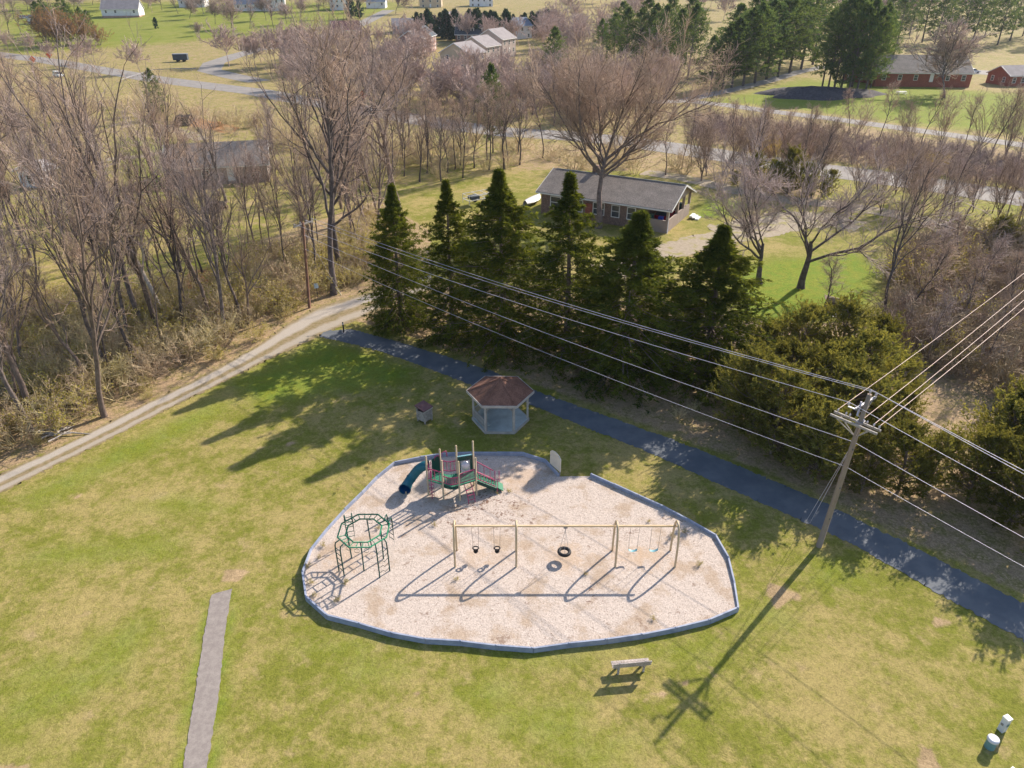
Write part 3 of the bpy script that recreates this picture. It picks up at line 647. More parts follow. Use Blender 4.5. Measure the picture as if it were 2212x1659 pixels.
# stepped ramp to the right
pe = Q(1880, 850, .35)-O; pw = (pl[4]-pl[7]); base0 = pl[7].lerp(pl[4], .12); base1 = pl[7].lerp(pl[4], .92)
dirx = Vector((pe.x, pe.y, 0))-(base0+base1)/2
b = MB(); n = 6
for k in range(n):
    t = (k+.5)/n; z = DZ-.12-(DZ-.45)*t; b.beam(at_(base0+dirx*t, z), at_(base1+dirx*t, z), dirx.length/n*.95, .05)
    b.beam(at_(base0+dirx*(t+.5/n), z-.07), at_(base1+dirx*(t+.5/n), z-.07), .03, .12)
b.build('steps', M['deckg'], ps)
b = MB()
for s in (base0, base1): b.beam(at_(s, DZ-.22), at_(s+dirx, .28), .05, .24)
b.build('step_side', M['darkgreen'], ps)
railing(base0, base0+dirx, DZ-.1, DZ+.85, 3, z0b=.42, z1b=1.2); railing(base1, base1+dirx, DZ-.1, DZ+.55, 7, z0b=.42, z1b=1.0)
for p in (base0+dirx*1.04, base0+dirx*1.25, base1+dirx*1.04):
    MB().tube([at_(p, -.1), at_(p, 1.15)], .03, 6).build('grab_post', M['magenta'], ps)
b = MB(); e0, e1 = base0+dirx*1.02, base1+dirx*1.02; b.beam(at_(e0.lerp(e1, .5), .40), at_(e0.lerp(e1, .5)+dirx*.12, .34), (e1-e0).length*.9, .06); b.beam(at_(e0.lerp(e1, .5)+dirx*.13, .32), at_(e0.lerp(e1, .5)+dirx*.36, .10), (e1-e0).length*.9, .05); b.build('transfer_step', M['greenp'], ps)

# ------------------------------------------------------------------ sign, bench, litter bin, gazebo
g = G(1199, 1021)
t = thing('notice_board', 'blank cream notice board with rounded top standing at the gap in the border', 'sign', g, R_(-58))
P = [(-.60, .42), (.60, .42), (.60, 1.42), (.42, 1.58), (.15, 1.66), (-.15, 1.66), (-.42, 1.58), (-.60, 1.42)]
b = MB(); n = len(P); V = [[x, -.025, z] for x, z in P]+[[x, .025, z] for x, z in P]
b.raw(V, [[i, (i+1) % n, n+(i+1) % n, n+i] for i in range(n)]); b.F.append((np.array([list(range(n))[::-1]]), 0, False)); b.F.append((np.array([[n+i for i in range(n)]]), 0, False))
b.build('board', M['cream'], t)
for x in (-.45, .45): MB().box((x, .05, .55), (.09, .05, 1.3)).build('leg', M['greywood'], t)

g = G(1362, 1452); t = thing('park_bench', 'weathered pale wood bench with its back to the viewer on the lawn', 'bench', g, R_(6))
# seat faces the playground (+y)
b = MB()
for k in range(3): b.box((0, .02+.135*k, .45), (1.83, .12, .045))
b.build('seat', M['benchwood'], t)
for k in range(2): MB().box((0, -.13-.03*k, .66+.17*k), (1.83, .045, .15), rot=Matrix.Rotation(R_(12), 3, 'X')).build('back_slat', M['benchwood'], t)
for x in (-.62, .62):
    b = MB(); b.beam((x, -.02, -.1), (x, -.02, .46), .09, .09); b.beam((x, .30, -.1), (x, .30, .46), .09, .09); b.beam((x, -.06, .41), (x, .33, .41), .09, .06); b.beam((x, -.07, .40), (x, -.145, .92), .09, .06); b.build('leg', M['benchwood'], t)

g = G(918, 908); t = thing('litter_bin', 'square wooden slatted litter bin enclosure with sloped dark lid on the lawn', 'litter bin', g, R_(52))
S_, Hh = .42, 1.15; b = MB()
for s in range(4):
    a = s*90
    for k in range(7):
        u = (k-3)*.118; c = Matrix.Rotation(R_(a), 3, 'Z')@Vector((u, -S_, .20+(Hh-.36)/2)); hh = Hh-.36
        b.box(c, (.10, .035, hh), yaw=R_(a))
bd = b.build('slat_panel', M['greywood'], t)
b = MB()
for sx in (-1, 1):
    for sy in (-1, 1): b.box((sx*(S_-.05), sy*(S_-.05), Hh/2-.05), (.08, .08, Hh))
b.build('frame', M['greywood'], t)
MB().box((0, 0, .62), (.72, .72, .70)).build('liner', M['black'], t)
MB().box((0, .02, Hh+.10), (.98, 1.0, .05), rot=Matrix.Rotation(R_(10), 3, 'X')).build('lid', M['lidwood'], t)
for s in (-1, 1): MB().box((0, s*.44, Hh-.02+s*.05), (.92, .05, .10)).build('lid_rail', M['wood_white'], t)

fl = (G(1049, 932.6, .18)); fr = G(1112, 932.6, .18); RG = (fr-fl).length
gc = Vector(((fl.x+fr.x)/2, fl.y+RG*.866, 0))
gz = thing('gazebo', 'hexagonal gazebo with brown shingle roof and white posts beside the path', 'gazebo', gc, R_(-1))
def hexa(r, z): return [Vector((r*math.cos(R_(60*k)), r*math.sin(R_(60*k)), z)) for k in range(6)]
MB().prism([p[:2] for p in hexa(RG, 0)], .10, .20).build('floor', M['floorboard'], gz)
b = MB(); hx = hexa(RG+.02, 0)
for p, q in zip(hx, hx[1:]+hx[:1]): b.beam((p.x, p.y, .09), (q.x, q.y, .09), .05, .24)
b.build('floor_skirt', M['wood_white'], gz)
EZ = 2.55; RR = RG*1.17; AP = EZ+RR*.866*math.tan(R_(26.5))
hp = hexa(RG*.95, 0)
for p in hp: MB().box((p.x, p.y, (EZ+.2)/2), (.15, .15, EZ-.2), yaw=math.atan2(p.y, p.x)).build('post', M['wood_white'], gz)
he = hexa(RR, EZ); b = MB(); Vv = []; Ff = []
ap = Vector((0, 0, AP))
for k in range(6):
    p, q = he[k], he[(k+1) % 6]; i = len(Vv); Vv += [p, q, ap]; Ff.append([i, i+1, i+2])
for k in range(6):
    p, q = he[k], he[(k+1) % 6]; i = len(Vv); dz = Vector((0, 0, -.09)); Vv += [q+dz, p+dz, ap+dz]; Ff.append([i, i+1, i+2])
b.raw(Vv, Ff); rf = b.build('roof', M['shingle'], gz)
b = MB()
for k in range(6): b.beam(he[k]*.99+Vector((0, 0, .03)), ap+Vector((0, 0, .02)), .14, .03)
b.build('hip_cap', M['shingle'], rf)
b = MB()
for k in range(6): b.beam(he[k]+Vector((0, 0, -.07)), he[(k+1) % 6]+Vector((0, 0, -.07)), .04, .20)
b.build('fascia', M['wood_white'], rf)
b = MB(); h2 = hexa(RG*.95, EZ-.22)
for k in range(6): b.beam(h2[k], h2[(k+1) % 6], .09, .18)
b.build('beam', M['wood_white'], gz)
for k in (1, 2, 3):                   # railings on the back and left sides
    p, q = hp[k], hp[(k+1) % 6]; b = MB(); b.beam(at_(p, 1.0), at_(q, 1.0), .09, .06); b.beam(at_(p, .36), at_(q, .36), .07, .06)
    for m_ in range(1, 13):
        c = p.lerp(q, m_/13); b.box((c.x, c.y, .68), (.03, .03, .62), yaw=math.atan2(q.y-p.y, q.x-p.x))
    b.build('railing', M['wood_white'], gz)
for k in (1, 2, 3):
    p, q = hp[k]*.86, hp[(k+1) % 6]*.86; b = MB(); b.beam(at_(p, .48), at_(q, .48), .34, .05); c = (p+q)/2; b.box((c.x, c.y, .33), (.30, .08, .27), yaw=math.atan2(c.y, c.x)); b.build('bench_seat', M['floorboard'], gz)
for k in range(6):
    b = MB()
    for s in (1, -1):
        q = hp[(k+s) % 6]; d = (q-hp[k]).normalized()*.45; b.beam(at_(hp[k], EZ-.72), at_(hp[k]+d, EZ-.28), .06, .06)
    b.build('corner_brace', M['wood_white'], gz)

# ------------------------------------------------------------------ growing plants
def unit(v): return v/(np.linalg.norm(v, axis=-1, keepdims=True)+1e-9)
def along(P, R, idx, t):
    K = P.shape[1]; s = np.clip(t*(K-1), 0, K-1.001); k = s.astype(int); f = (s-k)[:, None]
    a, b = P[idx, k], P[idx, k+1]; r = R[idx, k]*(1-f[:, 0])+R[idx, k+1]*f[:, 0]
    return a*(1-f)+b*f, unit(b-a), r
def march(r, pos, d, L, K, up, wob):
    step = (np.broadcast_to(L, (len(pos),))/(K-1))[:, None]; pts = [pos]
    for _ in range(K-1):
        d = unit(d+np.array([0, 0, 1.0])*np.asarray(up).reshape(-1, 1)+wob*r.normal(size=d.shape)); pos = pos+d*step; pts.append(pos)
    return np.stack(pts, 1)
def spawn(r, P, R, per, t0, t1, ang, sd, L, K, up, wob, rf, tip, even=False):
    N = len(P); idx = np.repeat(np.arange(N), per)
    t = np.tile((np.arange(per)+.5)/per, N)*(t1-t0)+t0+r.uniform(-.5, .5, N*per)*(t1-t0)/per if even else r.uniform(t0, t1, N*per)
    t = np.clip(t, 0, 1); pos, tan, rr = along(P, R, idx, t)
    pv = unit(np.cross(tan, r.normal(size=tan.shape))); a = np.abs(r.normal(ang, sd, N*per))[:, None]
    d = np.cos(a)*tan+np.sin(a)*pv
    LL = L(idx, t) if callable(L) else L*r.uniform(.65, 1.25, N*per)
    P2 = march(r, pos, d, LL, K, up, wob); r0 = np.maximum(rr*rf, tip); R2 = r0[:, None]+(tip-r0)[:, None]*np.linspace(0, 1, K)[None]
    return P2, R2
def cards(r, b, pos, d, L, wd, mat=0):        # leaf and needle sprays: small folded diamonds
    n = len(pos); L = np.broadcast_to(L, (n,))[:, None]; wd = np.broadcast_to(wd, (n,))[:, None]
    s = unit(np.cross(d, r.normal(size=d.shape)))*wd*.5; m = pos+d*L*.45
    V = np.stack([pos, m+s, pos+d*L, m-s], 1).reshape(-1, 3); b.raw(V, np.arange(n*4).reshape(-1, 4), mat)
def bare_tree(seed, H, form='forest', dens=1.0, tw=.0100, r0=None):
    r = np.random.default_rng(seed); tr, cr = MB(), MB(); r0 = r0 or H*.0135
    if form == 'forest':
        tl, n1, a1, l1, u1 = .60, 7, .52, .44, .10
        n2, l2, n3, l3, n4, l4 = 7, .17, 6, .075, 5, .038; t0 = .42
    elif form == 'slim':
        tl, n1, a1, l1, u1 = .85, 9, .5, .22, .12; n2, l2, n3, l3, n4, l4 = 6, .10, 5, .06, 4, .035; t0 = .35; r0 *= .7
    elif form == 'wide':
        tl, n1, a1, l1, u1 = .40, 15, .80, .58, .085; n2, l2, n3, l3, n4, l4 = 10, .20, 9, .10, 8, .05; t0 = .70
    elif form == 'yard':
        tl, n1, a1, l1, u1 = .34, 5, .62, .66, .03; n2, l2, n3, l3, n4, l4 = 8, .26, 8, .13, 8, .07; t0 = .55; r0 = H*.026
    elif form == 'snag':
        tl, n1, a1, l1, u1 = .75, 4, .55, .34, .10; n2, l2, n3, l3, n4, l4 = 4, .10, 3, .05, 2, .03; t0 = .35
    elif form == 'clump':
        tl, n1, a1, l1, u1 = .14, 7, .22, .82, .05; n2, l2, n3, l3, n4, l4 = 9, .20, 6, .09, 5, .045; t0 = .05; r0 *= .8
    per = lambda n: max(2, int(round(n*dens)))
    lean = r.normal(0, .05, 3); d = unit(np.array([[lean[0], lean[1], 1.0]]))
    K = 11; P = march(r, np.array([[0, 0, -.25]]), d, tl*H+.25, K, .06, .085 if form != 'snag' else .13)
    R = r0*np.linspace(1.0, .45, K)[None]; R[0, 0] *= 1.35; R[0, 1] *= 1.1
    tr.tubes(P, R, 8)
    P1, R1 = spawn(r, P, R, n1, t0, 1.0, a1, .12, l1*H, 10, u1, .15, .62, r0*.13, even=True)
    if form != 'yard':
        Pl, Rl = spawn(r, P, R, 2, .97, 1.0, .16, .08, (1-tl)*H*.92, 8, .05, .07, .8, r0*.10)
        Pl = resample3(Pl, 10); Rl = np.stack([np.interp(np.linspace(0, 1, 10), np.linspace(0, 1, 8), q) for q in Rl]); P1 = np.concatenate([P1, Pl]); R1 = np.concatenate([R1, Rl])
    tr.tubes(P1, R1, 6)
    P2, R2 = spawn(r, P1, R1, per(n2), .18, 1.0, .62, .2, l2*H, 6, .09, .19, .55, tw*1.5, even=True); tr.tubes(P2, R2, 4)
    P3, R3 = spawn(r, P2, R2, per(n3), .15, 1.0, .6, .2, l3*H, 4, .07, .14, .55, tw*1.1, even=True); cr.tubes(P3, R3, 3)
    P4, R4 = spawn(r, P3, R3, per(n4), .1, 1.0, .6, .25, l4*H, 3, .06, .12, .6, tw*.8); cr.tubes(P4, R4, 3)
    return tr, cr, P3, P4
def resample3(P, K):
    t = np.linspace(0, 1, K); s = np.linspace(0, 1, P.shape[1])
    return np.stack([np.stack([np.interp(t, s, p[:, j]) for j in range(3)], 1) for p in P])
def spruce(seed, H, R, n=190, skirt=.03, L=.23, wd=.065):
    r = np.random.default_rng(seed); tr, cr = MB(), MB()
    P = march(r, np.array([[0, 0, -.2]]), np.array([[0, 0, 1.0]]), H+.2, 14, .2, .01); Rt = np.linspace(H*.014, .012, 14)[None]; tr.tubes(P, Rt, 8)
    t = skirt+(1-skirt)*(np.arange(n)/n)**1.12+r.uniform(-.006, .006, n); t = np.clip(t, .02, .995)
    pos, tan, rr = along(P, Rt, np.zeros(n, int), t); az = np.arange(n)*2.39996+r.normal(0, .35, n)
    hh = np.where(t < .12, .75+2*t, 1.0); ln = (R*1.24*(1-t)**.70*np.minimum(1, (1-t)/.26)**.85*hh+.04)*r.uniform(.60, 1.15, n)*(1+.12*np.sin(az*2+seed))
    el = .55*t-.22+r.normal(0, .07, n); d = np.stack([np.cos(az)*np.cos(el), np.sin(az)*np.cos(el), np.sin(el)], 1)
    B = march(r, pos, d, ln, 6, .035, .05); RB = np.linspace(1, .25, 6)[None]*np.clip(ln*.014, .012, .05)[:, None]; tr.tubes(B, RB, 4)
    C, RC = spawn(r, B, RB, 11, .18, 1.0, .75, .2, lambda i, q: (ln[i]*.26+.15)*(1.15-q*.75)*r.uniform(.7, 1.2, len(i)), 4, -.11, .08, .5, .006, even=True)
    for Pp, per in ((C, 15), (B, 12)):
        idx = np.repeat(np.arange(len(Pp)), per); q = r.uniform(.12, 1.0, len(idx)); p, tn, _ = along(Pp, np.ones(Pp.shape[:2]), idx, q)
        dd = unit(tn+.75*r.normal(size=tn.shape)+np.array([0, 0, -.18])); cards(r, cr, p, dd, L*r.uniform(.6, 1.35, len(p)), wd*r.uniform(.7, 1.3, len(p)))
    return tr, cr
def pine(seed, H, R, n=60, base=.30, big=1.0, shape=.55):
    r = np.random.default_rng(seed); tr, cr = MB(), MB()
    P = march(r, np.array([[0, 0, -.2]]), np.array([[0, 0, 1.0]]), H+.2, 12, .2, .015); Rt = np.linspace(H*.014, .02, 12)[None]; tr.tubes(P, Rt, 7)
    t = base+(1-base)*(np.arange(n)/n)+r.uniform(-.02, .02, n); t = np.clip(t, base, .99); pos, tan, rr = along(P, Rt, np.zeros(n, int), t)
    az = np.arange(n)*2.39996+r.normal(0, .4, n); q = (t-base)/(1-base); ln = R*np.clip(np.sin(np.pi*(q*.80+.16))**shape, .05, 1)*(1-q**4)*r.uniform(.6, 1.2, n)+.3
    el = .15+.5*q+r.normal(0, .1, n); d = np.stack([np.cos(az)*np.cos(el), np.sin(az)*np.cos(el), np.sin(el)], 1)
    B = march(r, pos, d, ln, 5, .04, .08); RB = np.linspace(1, .3, 5)[None]*np.clip(ln*.018, .015, .08)[:, None]; tr.tubes(B, RB, 4)
    C, RC = spawn(r, B, RB, 6, .3, 1.0, .8, .2, lambda i, u: ln[i]*.30*r.uniform(.6, 1.2, len(i))+.2, 3, .08, .1, .5, .008, even=True)
    idx = np.repeat(np.arange(len(C)), 18); u = r.uniform(.1, 1.0, len(idx)); p, tn, _ = along(C, np.ones(C.shape[:2]), idx, u)
    dd = unit(tn*.6+r.normal(size=tn.shape)*.7+np.array([0, 0, .30])); p = p+r.normal(0, .09*big, p.shape); cards(r, cr, p, dd, .50*big*r.uniform(.6, 1.3, len(p)), .17*big)
    return tr, cr
def cedar(seed, H, R, n=110):
    r = np.random.default_rng(seed); tr, cr = MB(), MB()
    P = march(r, np.array([[0, 0, -.2]]), np.array([[0, 0, 1.0]]), H*.9+.2, 9, .2, .05); Rt = np.linspace(H*.018, .02, 9)[None]; tr.tubes(P, Rt, 7)
    t = np.clip(r.uniform(.06, 1, n), 0, .99); pos, tan, rr = along(P, Rt, np.zeros(n, int), t); az = r.uniform(0, 6.283, n)
    ln = 1.75*R*((1-t)**.75*(.35+1.2*t))*r.uniform(.5, 1.25, n)+.18; el = .25+.55*t+r.normal(0, .15, n)
    d = np.stack([np.cos(az)*np.cos(el), np.sin(az)*np.cos(el), np.sin(el)], 1); B = march(r, pos, d, ln, 5, .10, .10); RB = np.linspace(1, .3, 5)[None]*np.clip(ln*.016, .012, .05)[:, None]; tr.tubes(B, RB, 4)
    C, RC = spawn(r, B, RB, 7, .3, 1.0, .55, .2, lambda i, u: ln[i]*.30*r.uniform(.6, 1.2, len(i))+.15, 4, .12, .1, .5, .006, even=True)
    idx = np.repeat(np.arange(len(C)), 15); u = r.uniform(.1, 1.0, len(idx)); p, tn, _ = along(C, np.ones(C.shape[:2]), idx, u)
    dd = unit(tn+.6*r.normal(size=tn.shape)); cards(r, cr, p, dd, .24*r.uniform(.6, 1.4, len(p)), .075)
    return tr, cr
def shrub(seed, H, R, stems=16, leaf=0, tw=.012, lf=.11):
    r = np.random.default_rng(seed); a, l = MB(), MB(); az = r.uniform(0, 6.283, stems); rad = R*.25*np.sqrt(r.uniform(0, 1, stems))
    pos = np.stack([rad*np.cos(az), rad*np.sin(az), np.full(stems, -.1)], 1); ca = r.uniform(.15, .9, stems)
    d = unit(np.stack([np.cos(az)*ca*R/H, np.sin(az)*ca*R/H, np.ones(stems)], 1)); P = march(r, pos, d, H*r.uniform(.7, 1.15, stems), 6, -.04, .16); Rr = np.linspace(1, .3, 6)[None]*np.full((stems, 1), tw*2.2)
    a.tubes(P, Rr, 3)
    P2, R2 = spawn(r, P, Rr, 7, .2, 1, .6, .25, H*.38, 4, .0, .2, .6, tw*.8, even=True); a.tubes(P2, R2, 3)
    P3, R3 = spawn(r, P2, R2, 5, .1, 1, .7, .25, H*.17, 3, .0, .2, .6, tw*.7); a.tubes(P3, R3, 3)
    if leaf:
        idx = np.repeat(np.arange(len(P3)), leaf); u = r.uniform(.1, 1, len(idx)); p, tn, _ = along(P3, np.ones(P3.shape[:2]), idx, u)
        cards(r, l, p, unit(r.normal(size=tn.shape)+.4*tn), lf*r.uniform(.6, 1.4, len(p)), lf*.55)
    return a, l
def parts(gen, nt, mt, nc, mc):
    o = [(nt, gen[0].mesh(nt, mt))]
    if gen[1].n: o.append((nc, gen[1].mesh(nc, mc)))
    return o
rr_ = np.random.default_rng(21)
def plant(pr, name, label, cat, loc, sc=1.0, group=None, rz=None, sz=None):
    return link_tree(pr, name, label, cat, (loc[0], loc[1], loc[2] if len(loc) > 2 else float(th(loc[0], loc[1]))), rr_.uniform(0, 6.28) if rz is None else rz, (sc, sc, sc if sz is None else sz), group)
def tree_at(pr, H0, px, py, ptop, name, label, group=None, cat='tree', rz=None, wid=1.0):
    g = G(px, py); h = HT(g, ptop)-g.z; s = h/H0; return plant(pr, name, label, cat, g, s*wid, group, rz, s)

# ------------------------------------------------------------------ trees by kind
FOR = [parts(bare_tree(100+k, 18, 'forest', [.9, 1.0, .8, .95, .9, .78][k]), 'trunk', M['bark' if k % 2 else 'bark2'], 'crown', M['twig' if k % 3 else 'twig_p']) for k in range(6)]
SLM = [parts(bare_tree(140+k, 13, 'slim', 1.0), 'trunk', M['bark2' if k % 2 else 'bark'], 'crown', M['twig_p' if k % 2 else 'twig']) for k in range(4)]
CLU = [parts(bare_tree(160+k, 12, 'clump', 1.0), 'trunk', M['bark2'], 'crown', M['twig']) for k in range(3)]
BIG = parts(bare_tree(180, 22, 'wide', 1.0, .016, .42), 'trunk', M['bark2'], 'crown', M['twig'])
YRD = [parts(bare_tree(190+k, 12, 'yard', 1.0, .014), 'trunk', M['bark'], 'crown', M['twig_p']) for k in range(2)]
SNG = [parts(bare_tree(200+k, 12, 'snag', 1.0), 'trunk', M['bark2'], 'crown', M['twig']) for k in range(2)]
PALE = parts(bare_tree(212, 14, 'snag', 1.2, .018, .20), 'trunk', M['white_bark'], 'crown', M['twig'])
FARB = [parts(bare_tree(220+k, 14, 'wide' if k < 2 else 'forest', .72, .030), 'trunk', M['bark'], 'crown', M['twig_far']) for k in range(4)]
SPR = [parts(spruce(300+k, 15, 3.0-.15*(k % 2), 320 if k % 2 == 0 else 210), 'trunk', M['bark2'], 'crown', M['spruce']) for k in range(4)]
PIN = [parts(pine(320+k, 20, 5.0, 72, .20 if k else .10, 1.0), 'trunk', M['bark'], 'crown', M['pine']) for k in range(4)]
CED = [parts(cedar(340+k, 6.5, 2.5), 'trunk', M['bark2'], 'crown', M['cedar']) for k in range(4)]
FCON = [parts(pine(360+k, 12, 2.7, 44, .05, 1.5, .4), 'trunk', M['bark'], 'crown', M['dark_con']) for k in range(3)]
SHB = [parts(shrub(380+k, 2.2, 2.0, 16, 0), 'stems', M['brushtwig'], 'leaves', M['olive']) for k in range(3)]
SHO = [parts(shrub(390+k, 2.2, 2.0, 15, 4), 'stems', M['brushtwig'], 'leaves', M['olive']) for k in range(3)]
SHY = parts(shrub(396, 2.4, 1.6, 14, 6), 'stems', M['brushtwig'], 'leaves', M['yellow'])
SHP = parts(shrub(398, 4.0, 1.8, 14, 7), 'stems', M['brushtwig'], 'leaves', M['pink'])

# six spruces along the path
SG = 'spruces along the asphalt path'
for px, py, tp, k, wd, lab in ((868, 702, 398, 0, 1.32, 'tall dark green spruce at the end of the row nearest the gravel lane'), (977, 728, 388, 1, 1.28, 'slender yellowish spruce, second in the row from the gravel lane'),
                           (1088, 748, 368, 2, 1.58, 'dark dense spruce, tallest and third in the row, behind the gazebo'), (1222, 768, 378, 3, 1.50, 'thin see-through spruce, fourth in the row, in front of the brick house gable'),
                           (1345, 800, 455, 0, 2.20, 'broad bushy spruce, fifth in the row, in front of the carport'), (1522, 815, 488, 2, 2.05, 'last spruce of the row, nearest the low cedars')):
    tree_at(SPR[k], 15, px, py, tp, 'spruce_tree', lab, SG, rz=1.1*k+.4, wid=wd)
# olive cedars right of the spruces
cr_ = np.random.default_rng(5); n = 0
CG = 'cedars between the path and the brush'
cedD = [(1650, 800, 690), (1720, 790, 655), (1800, 790, 665), (1880, 800, 690), (1680, 880, 760), (1760, 880, 740), (1850, 870, 730), (1930, 850, 760), (1620, 920, 770), (1585, 890, 760), (1665, 960, 800), (1745, 1000, 850), (1720, 950, 840), (1830, 950, 810),
        (1920, 950, 830), (2000, 1040, 920), (2090, 1060, 930), (2180, 1010, 860), (2180, 1110, 960), (1940, 1040, 930), (2140, 1010, 870), (2240, 1060, 900), (2260, 1170, 1010), (1860, 1040, 950), (1760, 1010, 920)]
for i, (px, py, tp) in enumerate(cedD):
    lab = 'olive green cedar in the hedge row between the last spruce and the utility pole' if px < 1900 else 'olive green cedar in the thicket beyond the path to the side of the utility pole'
    tree_at(CED[i % 4], 6.5, px, py+22, tp+cr_.uniform(-18, 14), 'cedar_tree', lab, CG+(' (near)' if px < 1900 else ' (pole side)'), wid=cr_.uniform(.85, 1.25))

# bare trees one can point to
tree_at(FOR[1], 18, 720, 636, 62, 'bare_tree', 'tall dark bare tree forking low, just behind the brown pole by the lane', rz=2.0)
tree_at(FOR[3], 18, 738, 592, 40, 'bare_tree', 'tall straight grey trunked bare tree touching the forked one beside the lane sign', rz=.6)
tree_at(FOR[4], 18, 862, 455, 35, 'bare_tree', 'tall slim bare tree standing alone behind the first spruce', rz=3.2)
tree_at(FOR[5], 18, 312, 722, 105, 'bare_tree', 'large bare tree in the woods leaning over, left of the pale barked tree', rz=1.2, wid=.8)
tree_at(FOR[0], 18, 345, 728, 90, 'bare_tree', 'large dark bare tree with trunk crossed by the pale barked tree', rz=4.0, wid=.8)
tree_at(PALE, 14, 358, 692, 330, 'pale_barked_tree', 'crooked tree with smooth white bark leaning among the dark trunks', rz=2.6)
tree_at(SNG[0], 12, 455, 700, 395, 'bare_tree', 'twisted grey tree with few branches beside the lane thicket', rz=.5)
tree_at(SNG[1], 12, 205, 850, 560, 'bare_tree', 'crooked tree with S shaped trunk close to the gravel lane', rz=1.5)
tree_at(FOR[2], 18, 225, 900, 260, 'bare_tree', 'thick trunked bare tree at the thicket edge nearest the branch pile', rz=5.0, wid=.7)
tree_at(FOR[4], 18, 75, 905, 60, 'bare_tree', 'tall bare tree at the lane side end of the thicket, near the photo edge', rz=2.0, wid=.7)
tree_at(BIG, 22, 1292, 492, 80, 'bare_tree', 'huge spreading bare tree towering over the roof of the brick ranch house', rz=.9)
tree_at(YRD[0], 12, 1640, 612, 345, 'bare_tree', 'bare yard tree on the bright grass, the one nearer the driveway', rz=.2)
tree_at(YRD[1], 12, 1730, 622, 300, 'bare_tree', 'low forking bare tree with spreading limbs and a shadow on the bright grass', rz=1.0)
tree_at(SLM[0], 13, 1772, 682, 545, 'sapling', 'small thin bare sapling beside the log heap in the yard', rz=1.0, wid=1.5)
tree_at(FOR[1], 18, 1908, 682, 340, 'bare_tree', 'vine covered dark bare tree at the edge of the brush right of the log heap', rz=3.0, wid=.8)
tree_at(FARB[0], 14, 2040, 212, 45, 'bare_tree', 'wide many stemmed bare tree shading the lawn by the brick hall', rz=1.0, wid=1.15)
tree_at(PIN[0], 20, 345, 258, 150, 'evergreen_tree', 'ivy green evergreen tree with brown leaves behind the left woods', rz=1.0)
tree_at(PIN[1], 20, 1065, 330, 140, 'evergreen_tree', 'thin dark evergreen among the roadside trees in front of the townhouses', rz=1.0, wid=.75)
tree_at(PIN[2], 20, 1195, 190, 60, 'evergreen_tree', 'yellowish green pine standing beside the end townhouse', rz=2.0, wid=1.0)

# fill of the woods
def scatter(poly, n, gap, seed):
    P = W(poly); r = np.random.default_rng(seed); out = []; tries = 0
    D = np.array(poly, float); lo, hi = P.min(0), P.max(0)
    while len(out) < n and tries < n*300:
        tries += 1; q = r.uniform(lo, hi); c = False
        for a, b in zip(P, np.roll(P, -1, 0)):
            if (a[1] > q[1]) != (b[1] > q[1]) and q[0] < (b[0]-a[0])*(q[1]-a[1])/(b[1]-a[1]+1e-12)+a[0]: c = not c
        if c and all((q[0]-o[0])**2+(q[1]-o[1])**2 > gap*gap for o in out): out.append(q)
    return out
fr_ = np.random.default_rng(77)
W1 = [(-140, 1000), (-140, 560), (0, 470), (120, 440), (250, 520), (380, 600), (520, 530), (640, 470), (820, 430), (822, 540), (770, 600), (690, 625), (640, 660), (560, 705), (480, 745), (350, 810), (250, 862), (150, 905), (60, 945)]
for i, q in enumerate(scatter(W1, 95, 2.1, 31)):
    k = i % 9; pr, H0 = (FOR[i % 6], 18) if k < 5 else (SLM[i % 4], 13) if k < 8 else (SNG[i % 2], 12)
    h = fr_.uniform(11, 20) if k < 5 else fr_.uniform(8, 13)
    lab, gg = (('tall bare woodland tree in the dense stand beside the gravel lane', 'tall trees of the lane woods') if k < 5 else ('slender bare tree filling the dense stand beside the gravel lane', 'slender trees of the lane woods') if k < 8 else ('stunted bare tree with few limbs in the stand beside the lane', 'stunted trees of the lane woods'))
    plant(pr, 'bare_tree', lab, 'tree', q, h/H0*.74, gg, None, h/H0)
W2 = [(-160, 540), (-160, 230), (0, 230), (180, 240), (250, 330), (420, 430), (470, 420), (540, 400), (600, 300), (760, 300), (1000, 318), (1180, 330), (1180, 352), (1060, 362), (900, 385), (800, 420), (620, 450), (520, 510), (380, 560), (250, 490), (130, 420), (0, 450)]
for i, q in enumerate(scatter(W2, 50, 3.2, 32)):
    pr, H0 = (FOR[i % 6], 18) if i % 3 else (SLM[i % 4], 13); h = fr_.uniform(10, 17) if i % 3 else fr_.uniform(8, 12)
    plant(pr, 'bare_tree', 'bare tree at the back of the woods, between the left house and main road', 'tree', q, h/H0, 'trees at the back of the woods')
W3 = [(1390, 372), (1460, 352), (1560, 352), (1700, 372), (1790, 400), (1760, 430), (1640, 405), (1500, 390)]
for i, q in enumerate(scatter(W3, 22, 2.4, 33)):
    pr, H0 = (SLM[i % 4], 13) if i % 3 else (CLU[i % 3], 12); plant(pr, 'bare_tree', 'thin bare roadside tree in the row behind the brick ranch house', 'tree', q, fr_.uniform(7, 12)/H0, 'roadside trees behind the ranch house')
W4 = [(1830, 420), (1990, 420), (2290, 470), (2290, 540), (2200, 545), (2050, 500), (1920, 475)]
for i, q in enumerate(scatter(W4, 26, 2.2, 34)):
    pr, H0 = (SLM[i % 4], 13) if i % 2 else (CLU[i % 3], 12); plant(pr, 'bare_tree', 'thin bare stem in the open row along the road beyond the brush', 'tree', q, fr_.uniform(6, 11)/H0, 'thin trees along the road by the brush')
